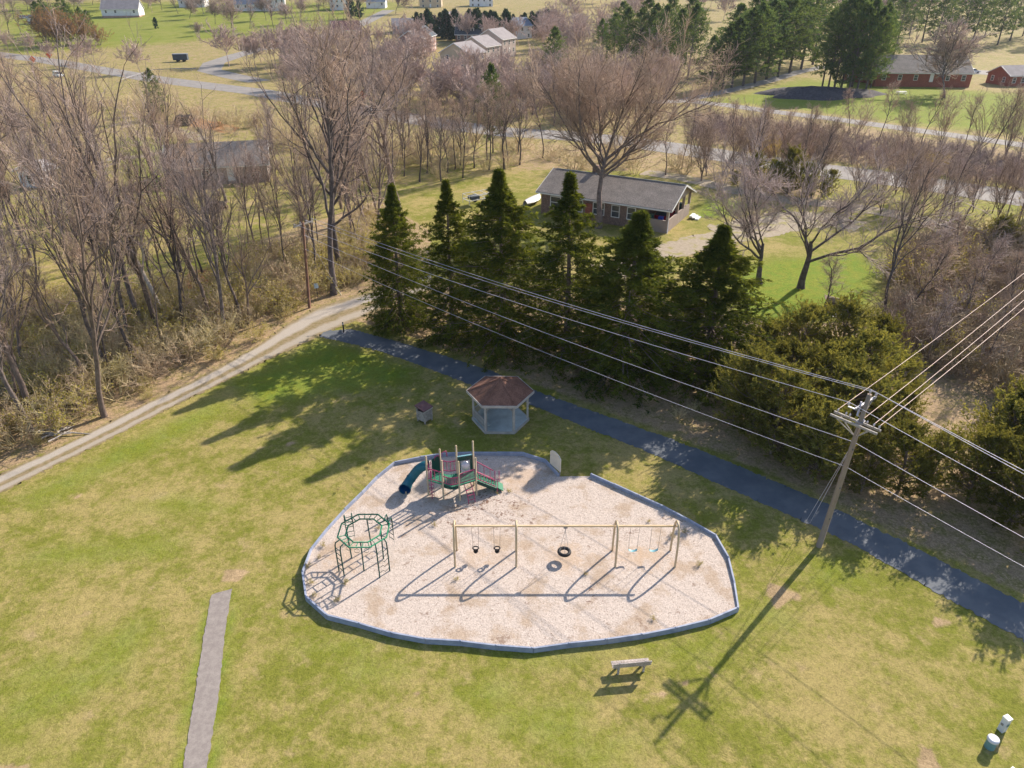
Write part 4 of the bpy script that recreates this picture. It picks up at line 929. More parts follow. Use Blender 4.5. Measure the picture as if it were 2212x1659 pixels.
for i, (px, py, tp) in enumerate([(1830, 290, 195), (1850, 295, 205), (1900, 300, 180), (1960, 310, 200), (1990, 312, 195), (2030, 318, 200), (2080, 322, 210), (2110, 330, 190), (2140, 338, 185), (2170, 345, 180), (2200, 345, 200)]):
    tree_at(CLU[i % 3] if i % 2 else SLM[i % 4], 12 if i % 2 else 13, px, py, tp, 'bare_tree', 'thin bare tree along the side road below the brick hall lawn', 'thin trees along the side road')
for i, q in enumerate(scatter([(850, 335), (1000, 322), (1185, 335), (1195, 362), (1060, 380), (900, 402), (838, 425)], 24, 2.6, 40)):
    plant(FOR[i % 6] if i % 2 else SLM[i % 4], 'bare_tree', 'bare tree in the stand between the ranch house lawn and main road', 'tree', q, fr_.uniform(9, 14)/(18 if i % 2 else 13), 'trees by the ranch house lawn')
W5 = [(880, 262), (1000, 240), (1180, 250), (1180, 292), (1000, 268)]
for i, q in enumerate(scatter([(610, 190), (760, 200), (940, 215), (1180, 225), (1400, 210), (1380, 250), (1200, 275), (1100, 272), (1000, 258), (780, 222), (640, 205)], 24, 4.0, 35)):
    plant(FOR[i % 6], 'bare_tree', 'bare tree on the far verge of the main road below the townhouses', 'tree', q, fr_.uniform(9, 15)/18, 'bare trees on the far road verge')
for i, (px, py, h) in enumerate([(500, 60, 14), (465, 52, 11), (540, 62, 13), (592, 68, 14), (432, 78, 6), (575, 44, 12), (20, 75, 14), (45, 70, 10), (410, 40, 11), (440, 30, 12), (385, 30, 11), (350, 22, 11), (320, 18, 12), (620, 52, 10), (690, 42, 11), (720, 40, 12), (650, 35, 10), (700, 22, 12), (30, 40, 12), (80, 30, 12), (160, 20, 13), (60, 22, 12), (0, 30, 12), (110, 15, 13), (200, 10, 13), (300, 5, 12), (640, 10, 11), (830, 15, 12), (855, 30, 14), (905, 12, 11)]):
    g = G(px, py); plant(FARB[i % 4], 'bare_tree', ('small round bare tree standing alone in the green field' if i == 4 else 'bare tree in the tree line along the top of the green field' if px > 230 else 'bare tree round the far farm at the corner of the field'), 'tree', g, h/14, None if i == 4 else 'tree line along the field top' if px > 230 else 'trees round the far farm')
# evergreens far away
for i, (px, py, tp) in enumerate([(95, 78, 4), (115, 82, 10), (135, 84, 20), (160, 86, 8), (185, 84, 16), (200, 80, 22), (105, 70, -6), (150, 74, -8)]):
    tree_at(PIN[i % 4], 20, px, py, tp, 'evergreen_tree', 'blue green evergreen in the small grove at the corner of the far field', 'far field grove')
for i, (px, py, tp) in enumerate([(100, 92, 30), (125, 98, 30), (150, 100, 34), (180, 96, 40), (215, 98, 60)]):
    g = G(px, py); pr = ORK if i else None
    if i == 0: ORK = pr = parts(shrub(399, 8, 3.5, 16, 9, .03, .28), 'stems', M['bark'], 'leaves', M['orange'])
    plant(pr, 'oak_tree', 'tree holding dry orange leaves in front of the far evergreen grove', 'tree', g, max(.6, (HT(g, tp)-g.z)/8), 'orange leaved trees')
tree_at(FCON[0], 12, 338, 62, 38, 'conifer', 'dark rounded conifer alone at the top edge of the green field')
tree_at(FCON[1], 12, 760, 40, -10, 'conifer', 'dark pointed conifer beside the white house on the skyline, the larger of the pair', 'conifer pair on the skyline'); tree_at(FCON[2], 12, 777, 40, 2, 'conifer', 'dark pointed conifer of the skyline pair, the smaller one', 'conifer pair on the skyline')
k = 0
for px in np.linspace(905, 1210, 34):
    tree_at(FCON[k % 3], 12, px+fr_.uniform(-4, 4), 82+fr_.uniform(-8, 8)-(px > 1100)*10, 30+fr_.uniform(-10, 10), 'conifer', 'dark evergreen in the long screen of conifers behind the dormer houses', 'conifer screen behind the houses'); k += 1
# white pines at the upper right
PG = 'tall pines in the row left of the far lawn'
for i, (px, py, tp) in enumerate([(1300, 140, 42), (1325, 145, 30), (1350, 150, 18), (1378, 152, 20), (1405, 150, 10), (1432, 158, 12), (1460, 165, 22), (1485, 172, 12), (1395, 130, -5), (1340, 125, 5), (1440, 132, -8), (1480, 140, -6)]):
    tree_at(PIN[i % 4], 20, px, py, tp, 'pine_tree', 'tall blue green pine in the loose row behind the huge bare tree', 'pines behind the huge bare tree', wid=1.1)
for i, (px, py, tp) in enumerate([(1535, 196, 78), (1560, 192, 52), (1580, 190, 40), (1605, 186, 20), (1630, 180, 8), (1655, 172, 0), (1680, 166, -10), (1705, 158, -14), (1730, 150, -20), (1755, 140, -25), (1620, 150, -15), (1660, 140, -20), (1700, 128, -30), (1585, 160, 10)]):
    tree_at(PIN[i % 4], 20, px, py, tp, 'pine_tree', 'tall dense pine in the row along the driveway to the far lawn', 'pines along the far driveway', wid=1.4)
for i, (px, py, tp) in enumerate([(1775, 192, 20), (1788, 195, 5), (1800, 198, -8), (1815, 200, -12), (1832, 202, 8), (1850, 200, 0), (1868, 202, 18), (1880, 190, 10), (1840, 188, -20), (1900, 178, 40)]):
    tree_at(PIN[(i+1) % 4], 20, px, py, tp, 'pine_tree', 'tall pine of the cluster standing on the mulch mound beside the brick hall', 'pines on the mulch mound', wid=.95)
for i, px in enumerate(np.linspace(1910, 2290, 15)):
    tree_at(PIN[i % 4], 20, px, 88+12*math.sin(i*2.2), -22+10*math.sin(i*1.7), 'pine_tree', 'dark pine in the wood behind the brick hall', 'pines behind the brick hall', wid=1.2)

# ------------------------------------------------------------------ undergrowth, too dense to count
def mass(name, label, poly, n, gap, seed, gens, mats, s0, s1, cat='undergrowth', sink=0.0):
    b = MB(); r = np.random.default_rng(seed)
    for q in scatter(poly, n, gap, seed):
        a, l = gens[r.integers(len(gens))]; s = r.uniform(s0, s1); sz = s*r.uniform(.8, 1.2)
        Mx = Matrix.Translation((q[0], q[1], float(th(q[0], q[1]))-sink)) @ Matrix.Rotation(r.uniform(0, 6.28), 4, 'Z') @ Matrix.Diagonal((s, s, sz, 1))
        b.other(a, Mx)
        if l.n:
            c = MB(); c.other(l); c.F = [(f, 1, sm) for f, m_, sm in c.F]; b.other(c, Mx)
    return tag(b.build(name, mats), label, cat, kind='stuff')
g0 = [shrub(410+k, 2.2, 2.3, 11, 2, .014, .13) for k in range(4)]; g1 = [shrub(420+k, 2.6, 2.2, 13, 0, .016) for k in range(4)]; g2 = [shrub(430+k, 3.2, 2.8, 12, 0, .024) for k in range(3)]
mass('undergrowth', 'olive brown brambles and brush covering the ground along the gravel lane', [(-140, 1050), (-140, 640), (60, 640), (200, 690), (330, 640), (450, 640), (560, 560), (640, 560), (700, 560), (810, 470), (830, 560), (790, 612), (735, 622), (668, 640), (600, 680), (535, 718), (468, 752), (392, 792), (308, 830), (228, 870), (140, 912), (60, 948), (0, 980)], 250, 1.5, 51, g0+g1[:2], [M['brushtwig'], M['olive']], .75, 1.35)
mass('undergrowth', 'purple brown thicket filling the strip between the two roads', [(1490, 262), (1560, 258), (1660, 278), (1800, 296), (2000, 322), (2330, 372), (2330, 430), (2034, 384), (1909, 366), (1784, 350), (1660, 332), (1500, 306)], 230, 2.6, 52, g2, [M['brushpurple'], M['olive']], .5, .85)
mass('undergrowth', 'tangled brown brush filling the corner between the yard and the power lines', [(1900, 690), (1935, 610), (1990, 545), (2120, 520), (2330, 540), (2330, 900), (2212, 880), (2100, 850), (1980, 770), (1930, 720)], 110, 1.9, 53, g1+g2+g0[:1], [M['brushpink'], M['olive']], .8, 1.5)
mass('undergrowth', 'low brown scrub along the near verge of the main road', [(-160, 300), (-160, 180), (0, 190), (300, 230), (560, 262), (800, 300), (1100, 315), (1320, 330), (1500, 360), (1500, 382), (1100, 372), (900, 392), (760, 420), (600, 330), (420, 262), (180, 260), (0, 300)], 170, 2.6, 54, g2+g1, [M['brushtwig'], M['olive']], .7, 1.3)
mass('undergrowth', 'brown scrub on the rough ground between the main road and the houses', [(620, 185), (640, 120), (860, 120), (940, 190), (1060, 200), (1300, 175), (1480, 200), (1400, 215), (1300, 245), (1100, 265), (900, 235), (700, 205)], 120, 4.0, 55, g2, [M['brushpurple'], M['olive']], 1.0, 1.9)
mass('undergrowth', 'low dead branches and sprigs on the shaded ground under the spruces', [(800, 690), (1000, 740), (1160, 800), (1400, 880), (1600, 960), (1780, 1030), (1640, 850), (1300, 740), (900, 640)], 60, 1.6, 56, g1, [M['brushtwig'], M['olive']], .2, .4)
shr = [(85, 962, .35), (305, 846, .5), (322, 862, .3), (558, 735, .7), (610, 690, .7), (640, 668, .6), (760, 610, .7), (465, 775, .6)]
for i, (px, py, s) in enumerate(shr):
    plant(SHO[i % 3], 'shrub', 'small greenish shrub on the leaf littered edge of the gravel lane', 'shrub', G(px, py), s, 'shrubs on the lane edge')
plant(SHP, 'flowering_tree', 'small pale blossom tree between the two roads behind the ranch house', 'tree', G(1607, 345), 1.2)
for i, (px, py, s) in enumerate([(1650, 345, 1.5), (1990, 360, .9), (2030, 372, 1.2), (2010, 362, .8)]):
    plant(SHY, 'yellow_shrub', 'yellow flowering shrub against the purple thicket between the roads'+(' nearest the blossom tree' if i == 0 else ' farther along the road'), 'shrub', G(px, py), s, 'yellow flowering shrubs')
for i, (px, py, tp) in enumerate([(1625, 405, 330), (1665, 418, 345), (1700, 420, 320), (1740, 425, 350), (1585, 402, 370), (1780, 430, 365)]):
    tree_at(CED[i % 4], 6.5, px, py, tp, 'cedar_tree', 'dark bushy evergreen in the roadside row beyond the carport', 'evergreens beyond the carport', wid=.9)
tree_at(CED[1], 6.5, 2150, 545, 470, 'cedar_tree', 'rounded olive bush at the roadside end of the brown brush', wid=1.2)
# weeds in the chips
for i, (px, py) in enumerate([(800, 1003), (793, 1020), (730, 1058), (698, 1180), (668, 1225), (690, 1205), (672, 1262), (745, 1262), (818, 1142), (938, 1135), (985, 1253), (1265, 1243), (1510, 1222), (1400, 1127), (1478, 1150), (1452, 1160), (1075, 1065), (1100, 1062), (1410, 1340), (680, 1290), (730, 1300)]):
    g = G(px, py, .15); g.z = float(bedz(g.y)); plant(SHO[i % 3], 'weed', 'small tuft of weeds growing through the wood chips', 'weed', g, fr_.uniform(.07, .14), 'weeds in the wood chips')

g3 = [bare_tree(440+k, 13, 'wide', .5, .05) for k in range(3)]
FW = []
for poly, n, gap, seed, s0, s1 in (([(1200, 60), (1200, 10), (1380, -25), (2300, -25), (2300, 60), (1900, 60), (1500, 60)], 190, 6, 61, .8, 1.25), ([(-100, 2), (-100, -20), (900, -22), (900, -6), (500, 0)], 60, 9, 62, .9, 1.3),
        ([(0, 0), (420, 0), (760, 0), (880, 6), (900, 30), (780, 30), (640, 40), (420, 30), (230, 24), (0, 30)], 56, 7, 38, .75, 1.1), ([(880, 90), (960, 75), (1080, 95), (1180, 70), (1320, 70), (1500, 120), (1480, 170), (1300, 140), (1180, 140), (1120, 105), (1000, 110), (920, 130)], 40, 5, 39, .7, 1.05),
        ([(-100, 88), (0, 100), (180, 128), (330, 150), (300, 165), (150, 145), (0, 125), (-100, 112)], 9, 8, 37, .55, .85), ([(430, 130), (560, 130), (700, 110), (880, 110), (930, 150), (900, 180), (760, 180), (560, 165)], 28, 5, 36, .7, 1.1), ([(600, 188), (900, 215), (1180, 205), (1440, 195), (1470, 222), (1300, 262), (1100, 268), (850, 232), (650, 205)], 42, 4.5, 41, .55, .85), ([(960, 170), (1140, 150), (1250, 160), (1200, 205), (1000, 215)], 16, 4, 42, .55, .75)):
    r = np.random.default_rng(seed); FW += [(q, r.uniform(s0, s1), r.uniform(0, 6.28), r.integers(3)) for q in scatter(poly, n, gap, seed)]
b = MB()
for q, s, a_, k in FW:
    tr_, c_ = g3[k][:2]; Mx = Matrix.Translation((q[0], q[1], float(th(q[0], q[1])))) @ Matrix.Rotation(a_, 4, 'Z') @ Matrix.Diagonal((s, s, s, 1)); b.other(tr_, Mx); b.other(c_, Mx)
tag(b.build('woods', [M['twig_far']]), 'brown leafless trees massed along the skyline and among the far houses', 'woods', kind='stuff')
for i, (px, py, tp) in enumerate([(1960, 700, 520), (2010, 640, 500), (2060, 720, 560), (2110, 660, 510), (2170, 730, 560), (2000, 800, 640), (2120, 800, 640), (2200, 640, 480), (2060, 590, 470)]):
    tree_at(SLM[i % 4], 13, px, py, tp, 'bare_tree', 'thin bare tree poking out of the brown brush under the branch wires', 'thin trees in the brush corner', wid=1.1)
for i, q in enumerate(scatter([(1940, 720), (1990, 600), (2120, 560), (2260, 600), (2260, 860), (2100, 840)], 18, 2.2, 71)):
    plant(SHO[i % 3], 'shrub', 'low olive shrub sprouting in the brown brush beyond the cedars', 'shrub', q, fr_.uniform(.6, 1.1), 'olive shrubs in the brush corner')

# ------------------------------------------------------------------ poles and wires
def lerp3(a, b, t): return tuple(a[i]+(b[i]-a[i])*t for i in range(3))
gM = G(1769, 1180); MT = Vector((18.33, 31.25, 10.35))
mp = thing('utility_pole', 'tall weathered wooden utility pole with two crossarms standing by the path', 'utility pole', gM)
def onM(z): return Vector((gM.x+(MT.x-gM.x)*z/10.35, gM.y+(MT.y-gM.y)*z/10.35, z))
lm = lambda p: Vector(p)-gM
b = MB(); b.tube([lm(onM(z)) for z in (-.4, 3, 6.5, 10.35)], [.17, .155, .135, .11], 12); b.build('pole_shaft', M['polewood'], mp)
def insul(b, p, s=1.0): b.lathe(p, [(.02, -.12), (.02, 0), (.055*s, .01), (.03*s, .05), (.06*s, .07), (.035*s, .12), (.01, .15)], 8)
zA = HT(gM, 912); A0, A1 = G(1798, 892, zA), G(1899, 934.5, zA); dv = (A1-A0).normalized(); pv = Vector((-dv.y, dv.x, 0))
for s in (-1, 1):
    MB().beam(lm(A0+pv*.21*s), lm(A1+pv*.21*s), .085, .12).build('crossarm', M['greywood'], mp)
    b = MB(); c = onM(zA); mid = (A0+A1)/2
    for q in (.14, .82): b.beam(lm(A0.lerp(A1, q)+pv*.21*s-Vector((0, 0, .08))), lm(onM(zA-.95)), .03, .05)
    b.build('arm_brace', M['greywood'], mp)
for q in (.07, .25, .33, .62, .70, .84, .95):
    b = MB(); insul(b, lm(A0.lerp(A1, q)+pv*.21+Vector((0, 0, .12)))); b.build('insulator', M['insul'], mp)
b = MB(); p = onM(zA); b.box(lm(p), (.34, .40, .16), yaw=math.atan2(dv.y, dv.x)); b.build('arm_bracket', M['steel'], mp)
zB = HT(gM, 883); B0, B1 = G(1848, 884, zB), G(1891, 858, zB)
b = MB(); b.beam(lm(B0), lm(B1), .11, .11); b.build('standoff_arm', M['steel'], mp)
b = MB(); b.beam(lm(B0.lerp(B1, .9)), lm(onM(zB-.5)), .05, .06); b.build('arm_brace', M['greywood'], mp)
b = MB(); insul(b, lm(B1+Vector((0, 0, .12))), 1.3); b.build('insulator', M['insul'], mp)
b = MB(); insul(b, lm(MT+Vector((0, 0, .12))), 1.3); b.build('insulator', M['insul'], mp)
C0 = G(1832, 878, zB+.05); b = MB(); b.beam(lm(B0), lm(C0), .06, .06); insul(b, lm(C0+Vector((0, 0, .1))), 1.2); b.build('standoff_insulator', M['insul'], mp)
b = MB()
for k, q in enumerate((.0, .45)):
    p = onM(zB-.25-.3*k)-dv*.25; b.tube([lm(p), lm(p+Vector((0, 0, .55)))], .05, 8)
    b.tube([lm(p), lm(onM(p.z))], .02, 5)
b.build('cutout_fuse', M['insul'], mp)
for z in (2.2, 4.4, 7.0): MB().box(lm(onM(z))+Vector((0, -.15, 0)), (.05, .03, .09)).build('pole_tag', M['roof_dark'], mp)

gL = G(668, 665); LT = Vector((gL.x+.66, gL.y, HT(gL, 480)))
lp = thing('utility_pole', 'brown wooden utility pole with a single crossarm at the corner of the gravel lane', 'utility pole', gL)
ll = lambda p: Vector(p)-gL
b = MB(); b.tube([ll((gL.x, gL.y, -.4)), ll(gL.lerp(LT, .5)), ll(LT)], [.15, .13, .10], 10); b.build('pole_shaft', M['polebrown'], lp)
D0, D1 = G(637, 490, LT.z-.25), G(676, 477, LT.z-.25)
D0, D1 = D0.lerp(D1, -.08), D1
MB().beam(ll(D0), ll(D1), .11, .13).build('crossarm', M['greywood'], lp)
for q in (.05, .35, .65, .95):
    b = MB(); insul(b, ll(D0.lerp(D1, q)+Vector((0, 0, .16))), 1.3); b.build('insulator', M['insul'], lp)
def wire(name, label, spans, m, r=.017, grp=None, cat='power line', sag=.012):
    P = []
    for a, c in zip(spans[:-1], spans[1:]):
        a, c = Vector(a), Vector(c); L = (c-a).length
        for t in np.linspace(0, 1, 25)[(1 if P else 0):]:
            p = a.lerp(c, t); p.z -= 4*sag*L*t*(1-t); P.append(p)
    return tag(MB().tube(P, r, 5).build(name, m), label, cat, grp)
dN = Vector((22.6, -33.2, .0))
wg = 'wires of the main line'
sL = [D0.lerp(D1, .95)+Vector((0, 0, .3)), D0.lerp(D1, .65)+Vector((0, 0, .3)), D0.lerp(D1, .05)+Vector((0, 0, .3)), gL.lerp(LT, .86), gL.lerp(LT, .70)]
zn, zcm = HT(gM, 955), HT(gM, 1008)
sM = [MT+Vector((0, 0, .28)), B1+Vector((0, 0, .28)), C0+Vector((0, 0, .26)), onM(zn), onM(zcm)]
edge = [(2212, 1021), (2212, 1028), (2212, 1079), (2212, 1164), (2212, 1226)]
labs = ['topmost wire of the main line, carried on the pole top pin', 'second wire of the main line, carried on the short standoff arm', 'third wire of the main line, passing on the near side of the pole', 'neutral wire of the main line fixed to the shaft below the crossarm', 'lowest cable of the main line, fixed halfway up the pole']
for i in range(5):
    e = G(*edge[i], sM[i].z-.35); N_ = sM[i]+(e-sM[i])*5.2; N_.z = sM[i].z
    wire('power_line', labs[i], [sL[i], sM[i], N_], M['wire'],   .0155 if i < 4 else .013, wg, sag=.011)
for i, (q, ed, lb) in enumerate(((.07, (2212, 587), 'branch wire starting at the far end of the crossarm'), (.60, (2212, 625), 'branch wire starting next to the pole shaft'), (.84, (2212, 647), 'branch wire starting between the shaft and the near arm end'), (.95, (2212, 665), 'branch wire starting at the near end of the crossarm'))):
    s = A0.lerp(A1, q)+pv*.21+Vector((0, 0, .24)); e = G(*ed, s.z-.4); N_ = s+(e-s)*2.4; N_.z = s.z
    wire('power_line', lb+', running off over the brush', [s, N_], M['wirebrown'], .015, 'branch wires over the brush', sag=.008)
s = onM(zn); e = A0.lerp(A1, .62)+Vector((0, 0, -.1)); wire('jumper_wire', 'short slanting wire from the shaft up to the crossarm', [s, e], M['wirebrown'], .015, sag=0)
for px, lb in ((1738, 'guy wire slanting from the pole down to the path edge, the outer one'), (1749, 'guy wire slanting down beside the other, nearer the pole foot')):
    g = G(px, 1131); wire('guy_wire', lb, [onM(zn+.05), g], M['wire'], .011, 'guy wires', 'guy wire', 0)
g = G(712, 615); wire('guy_wire', 'guy wire from the brown pole down to its yellow guard', [gL.lerp(LT, .9), G(738, 636)], M['wire'], .012, None, 'guy wire', 0)
t = thing('guy_guard', 'pale yellow plastic guy wire guard leaning beside the dark trunks by the lane', 'guy guard', G(738, 638))
d = (gL.lerp(LT, .9)-G(738, 638)).normalized(); d = Vector((-.55, .15, .82)); MB().tube([(0, 0, -.05), d*2.4], .05, 8).build('guard_tube', M['yguard'], t)

# ------------------------------------------------------------------ small things about the park
t = thing('bollard', 'black post standing where the asphalt path meets the gravel lane', 'bollard', G(743, 719))
b = MB(); b.lathe((0, 0, -.1), [(.07, 0), (.07, 1.12), (.045, 1.2)], 12); b.build('post', M['black'], t)
MB().lathe((0, 0, 0), [(.16, 0), (.16, .04), (.08, .05)], 12).build('base_plate', M['steel'], t)
MB().lathe((0, 0, .88), [(.073, 0), (.073, .10)], 12).build('band', M['white'], t)
t = thing('small_sign', 'small pale blue sign on a dark stake at the lane edge', 'sign', G(687, 645), R_(20))
MB().box((0, 0, .75), (.07, .05, 1.6)).build('stake', M['bark'], t); MB().box((0, -.04, 1.42), (.42, .025, .52)).build('sign_panel', M['signblue'], t)
def pedestal(kind, lab, g, rz):
    t = thing('utility_pedestal', lab, 'utility box', g, rz)
    if kind == 'box':
        b = MB(); b.box((0, 0, .36), (.25, .25, .85)); b.build('body', M['pedgrey'], t); MB().box((0, 0, .82), (.28, .28, .12)).build('cap', M['white'], t); MB().box((-.14, .02, .45), (.02, .10, .12)).build('lock', M['steel'], t); MB().box((0, -.145, .50), (.12, .012, .16)).build('label_plate', M['pedgreen'], t)
    else:
        b = MB(); b.lathe((0, 0, -.1), [(.21, 0), (.20, .50), (.19, .58)], 18); b.build('body', M['pedgreen'], t); MB().lathe((0, 0, .46), [(.23, 0), (.24, .04), (.23, .12), (.18, .15)], 18).build('cap', M['pedgrey'], t); MB().box((.17, -.12, .30), (.05, .05, .16)).build('latch', M['steel'], t)
pedestal('box', 'white square utility pedestal, the farthest of the boxes on the lawn', G(2163, 1577), R_(20))
pedestal('round', 'round grey green utility pedestal with pale cap', G(2137, 1613), 0)
pedestal('round', 'pale capped utility pedestal at the very edge of the lawn, nearer the strip', G(2118, 1690), 0)
pedestal('box', 'white utility pedestal at the very edge of the lawn below the round one', G(2175, 1692), R_(30))
t = thing('branch_pile', 'pile of dead branches on the leaf litter beside the gravel lane', 'branches', G(138, 942))
r = np.random.default_rng(4)
for k in range(9):
    a = r.normal(.35, .45); L = r.uniform(1.0, 2.6); c = Vector((r.normal(0, .55), r.normal(0, .3), .12+.07*k*.5)); d = Vector((math.cos(a), math.sin(a), r.normal(0, .06)))*L/2
    P = [c-d, c-d*.3+Vector((0, .07*r.normal(), .03)), c+d*.3, c+d]; MB().tube(P, [.07, .06, .045, .02], 6).build('branch', M['greywood'], t)
t = thing('fallen_log', 'pale fallen log lying in the brush beyond the lane bend', 'log', G(800, 577), R_(25))
MB().tube([(-1.6, 0, .3), (0, .05, .32), (1.7, 0, .36)], [.26, .24, .2], 10).build('trunk_piece', M['polewood'], t); MB().tube([(.6, 0, .4), (1.3, .5, .9)], [.08, .03], 6).build('branch_stub', M['polewood'], t)
def logpile(lab, g, rz, nx_, layers, L=1.6, rad=.14):
    t = thing('log_pile', lab, 'log pile', g, rz); r = np.random.default_rng(8)
    for z in range(layers):
        for k in range(nx_-z):
            x = (k-(nx_-z)/2)*rad*2.1+r.normal(0, .03); y = r.normal(0, .12); a = r.normal(0, .09); d = Vector((math.sin(a), math.cos(a), 0))*L/2; c = Vector((x, y, rad+z*rad*1.75)); q = rad*r.uniform(.7, 1.05)
            MB().tube([c-d, c+d], q, 9).build('log', M['logs'], t)
    return t
lgp = logpile('heap of cut logs and planks in the yard beside the thin sapling', G(1813, 668), R_(70), 7, 4, 2.4)
for k in range(5):
    MB().beam((-.9+.3*k, -1.2, .62+.05*k), (.3+.3*k, 1.5, .80-.02*k), .14, .04).build('plank', M['polewood'], lgp)
t = thing('tarp', 'crumpled white tarpaulin lying by the log heap', 'tarp', G(1811, 683))
r = np.random.default_rng(3); n = 9; V = [[(i-4)*.16+r.normal(0, .03), (j-4)*.09+r.normal(0, .03), .06+abs(r.normal(0, .07))] for i in range(n) for j in range(n)]
MB().raw(V, [[i*n+j, (i+1)*n+j, (i+1)*n+j+1, i*n+j+1] for i in range(n-1) for j in range(n-1)]).build('sheet', M['white'], t)
logpile('log pile on bare orange earth behind the left woods', G(400, 268), R_(100), 10, 4, 3.0, .26)
logpile('dark heap of cut wood on the left lawn among the trunks', G(470, 452), R_(80), 8, 3, 2.4, .18)
# mulch mound under the pines
c = G(1765, 205); a = np.linspace(0, 2*np.pi, 40, endpoint=False); r = np.random.default_rng(2); V = []; 
for k in range(9):
    f = k/8
    for q in a:
        rad_ = (1+.16*math.sin(3*q+1)+.09*math.sin(7*q))*(1-f); V.append((c.x+17*rad_*math.cos(q), c.y+9*rad_*math.sin(q), c.z-.1+2.3*f**.6+(r.normal(0, .14) if 0 < k < 8 else 0)))
tag(MB().raw(V, [[k*40+i, k*40+(i+1) % 40, (k+1)*40+(i+1) % 40, (k+1)*40+i] for k in range(8) for i in range(40)], 0, True).build('mulch_mound', M['soilpile']), 'dark mound of mulch under the pine cluster by the side road', 'mound')

# ------------------------------------------------------------------ buildings
def gable_roof(b, x0, x1, y0, y1, ze, rise, ov=.4, th_=.16, ax='x', m=0):
    ym = (y0+y1)/2
    for s in (-1, 1):
        ye = (y0 if s < 0 else y1)+s*ov; k = ov*rise/((y1-y0)/2)
        A = [(x0-ov, ye, ze-k), (x1+ov, ye, ze-k), (x1+ov, ym, ze+rise), (x0-ov, ym, ze+rise)]; V = A+[(p[0], p[1], p[2]+th_) for p in A]
        if s < 0: F = [[0, 3, 2, 1], [4, 5, 6, 7], [0, 1, 5, 4], [1, 2, 6, 5], [3, 0, 4, 7]]
        else: F = [[0, 1, 2, 3], [4, 7, 6, 5], [1, 0, 4, 5], [2, 1, 5, 6], [0, 3, 7, 4]]
        b.raw(V, F, m)
def gwalls(b, x0, x1, y0, y1, z0, ze, rise, m=0):
    ym = (y0+y1)/2; V = [(x0, y0, z0), (x1, y0, z0), (x1, y1, z0), (x0, y1, z0), (x0, y0, ze), (x1, y0, ze), (x1, y1, ze), (x0, y1, ze), (x0, ym, ze+rise), (x1, ym, ze+rise)]
    i = b.n; b.raw(V, [[0, 1, 5, 4], [2, 3, 7, 6]], m); b.F.append((np.array([[1, 2, 6, 9, 5], [3, 0, 4, 8, 7]])+i, m, False))
def window(t, c, wd, ht, face):       # face: unit outward normal in the local frame (axis aligned)
    f = Vector(face); u = Vector((-f.y, f.x, 0)); sz = lambda w_, h_, d_: (abs(u.x)*w_+abs(f.x)*d_, abs(u.y)*w_+abs(f.y)*d_, h_); c = Vector(c)
    b = MB()
    for s in (-1, 1):
        b.box(c+u*s*(wd/2+.05)+f*.03, sz(.10, ht+.2, .06)); b.box(c+Vector((0, 0, s*(ht/2+.05)))+f*.03, sz(wd, .10, .06))
    b.box(c+f*.035, sz(wd, .06, .05))
    w_ = b.build('window', M['white'], t); MB().box(c+f*.012, sz(wd, ht, .02)).build('pane', M['glass'], w_)
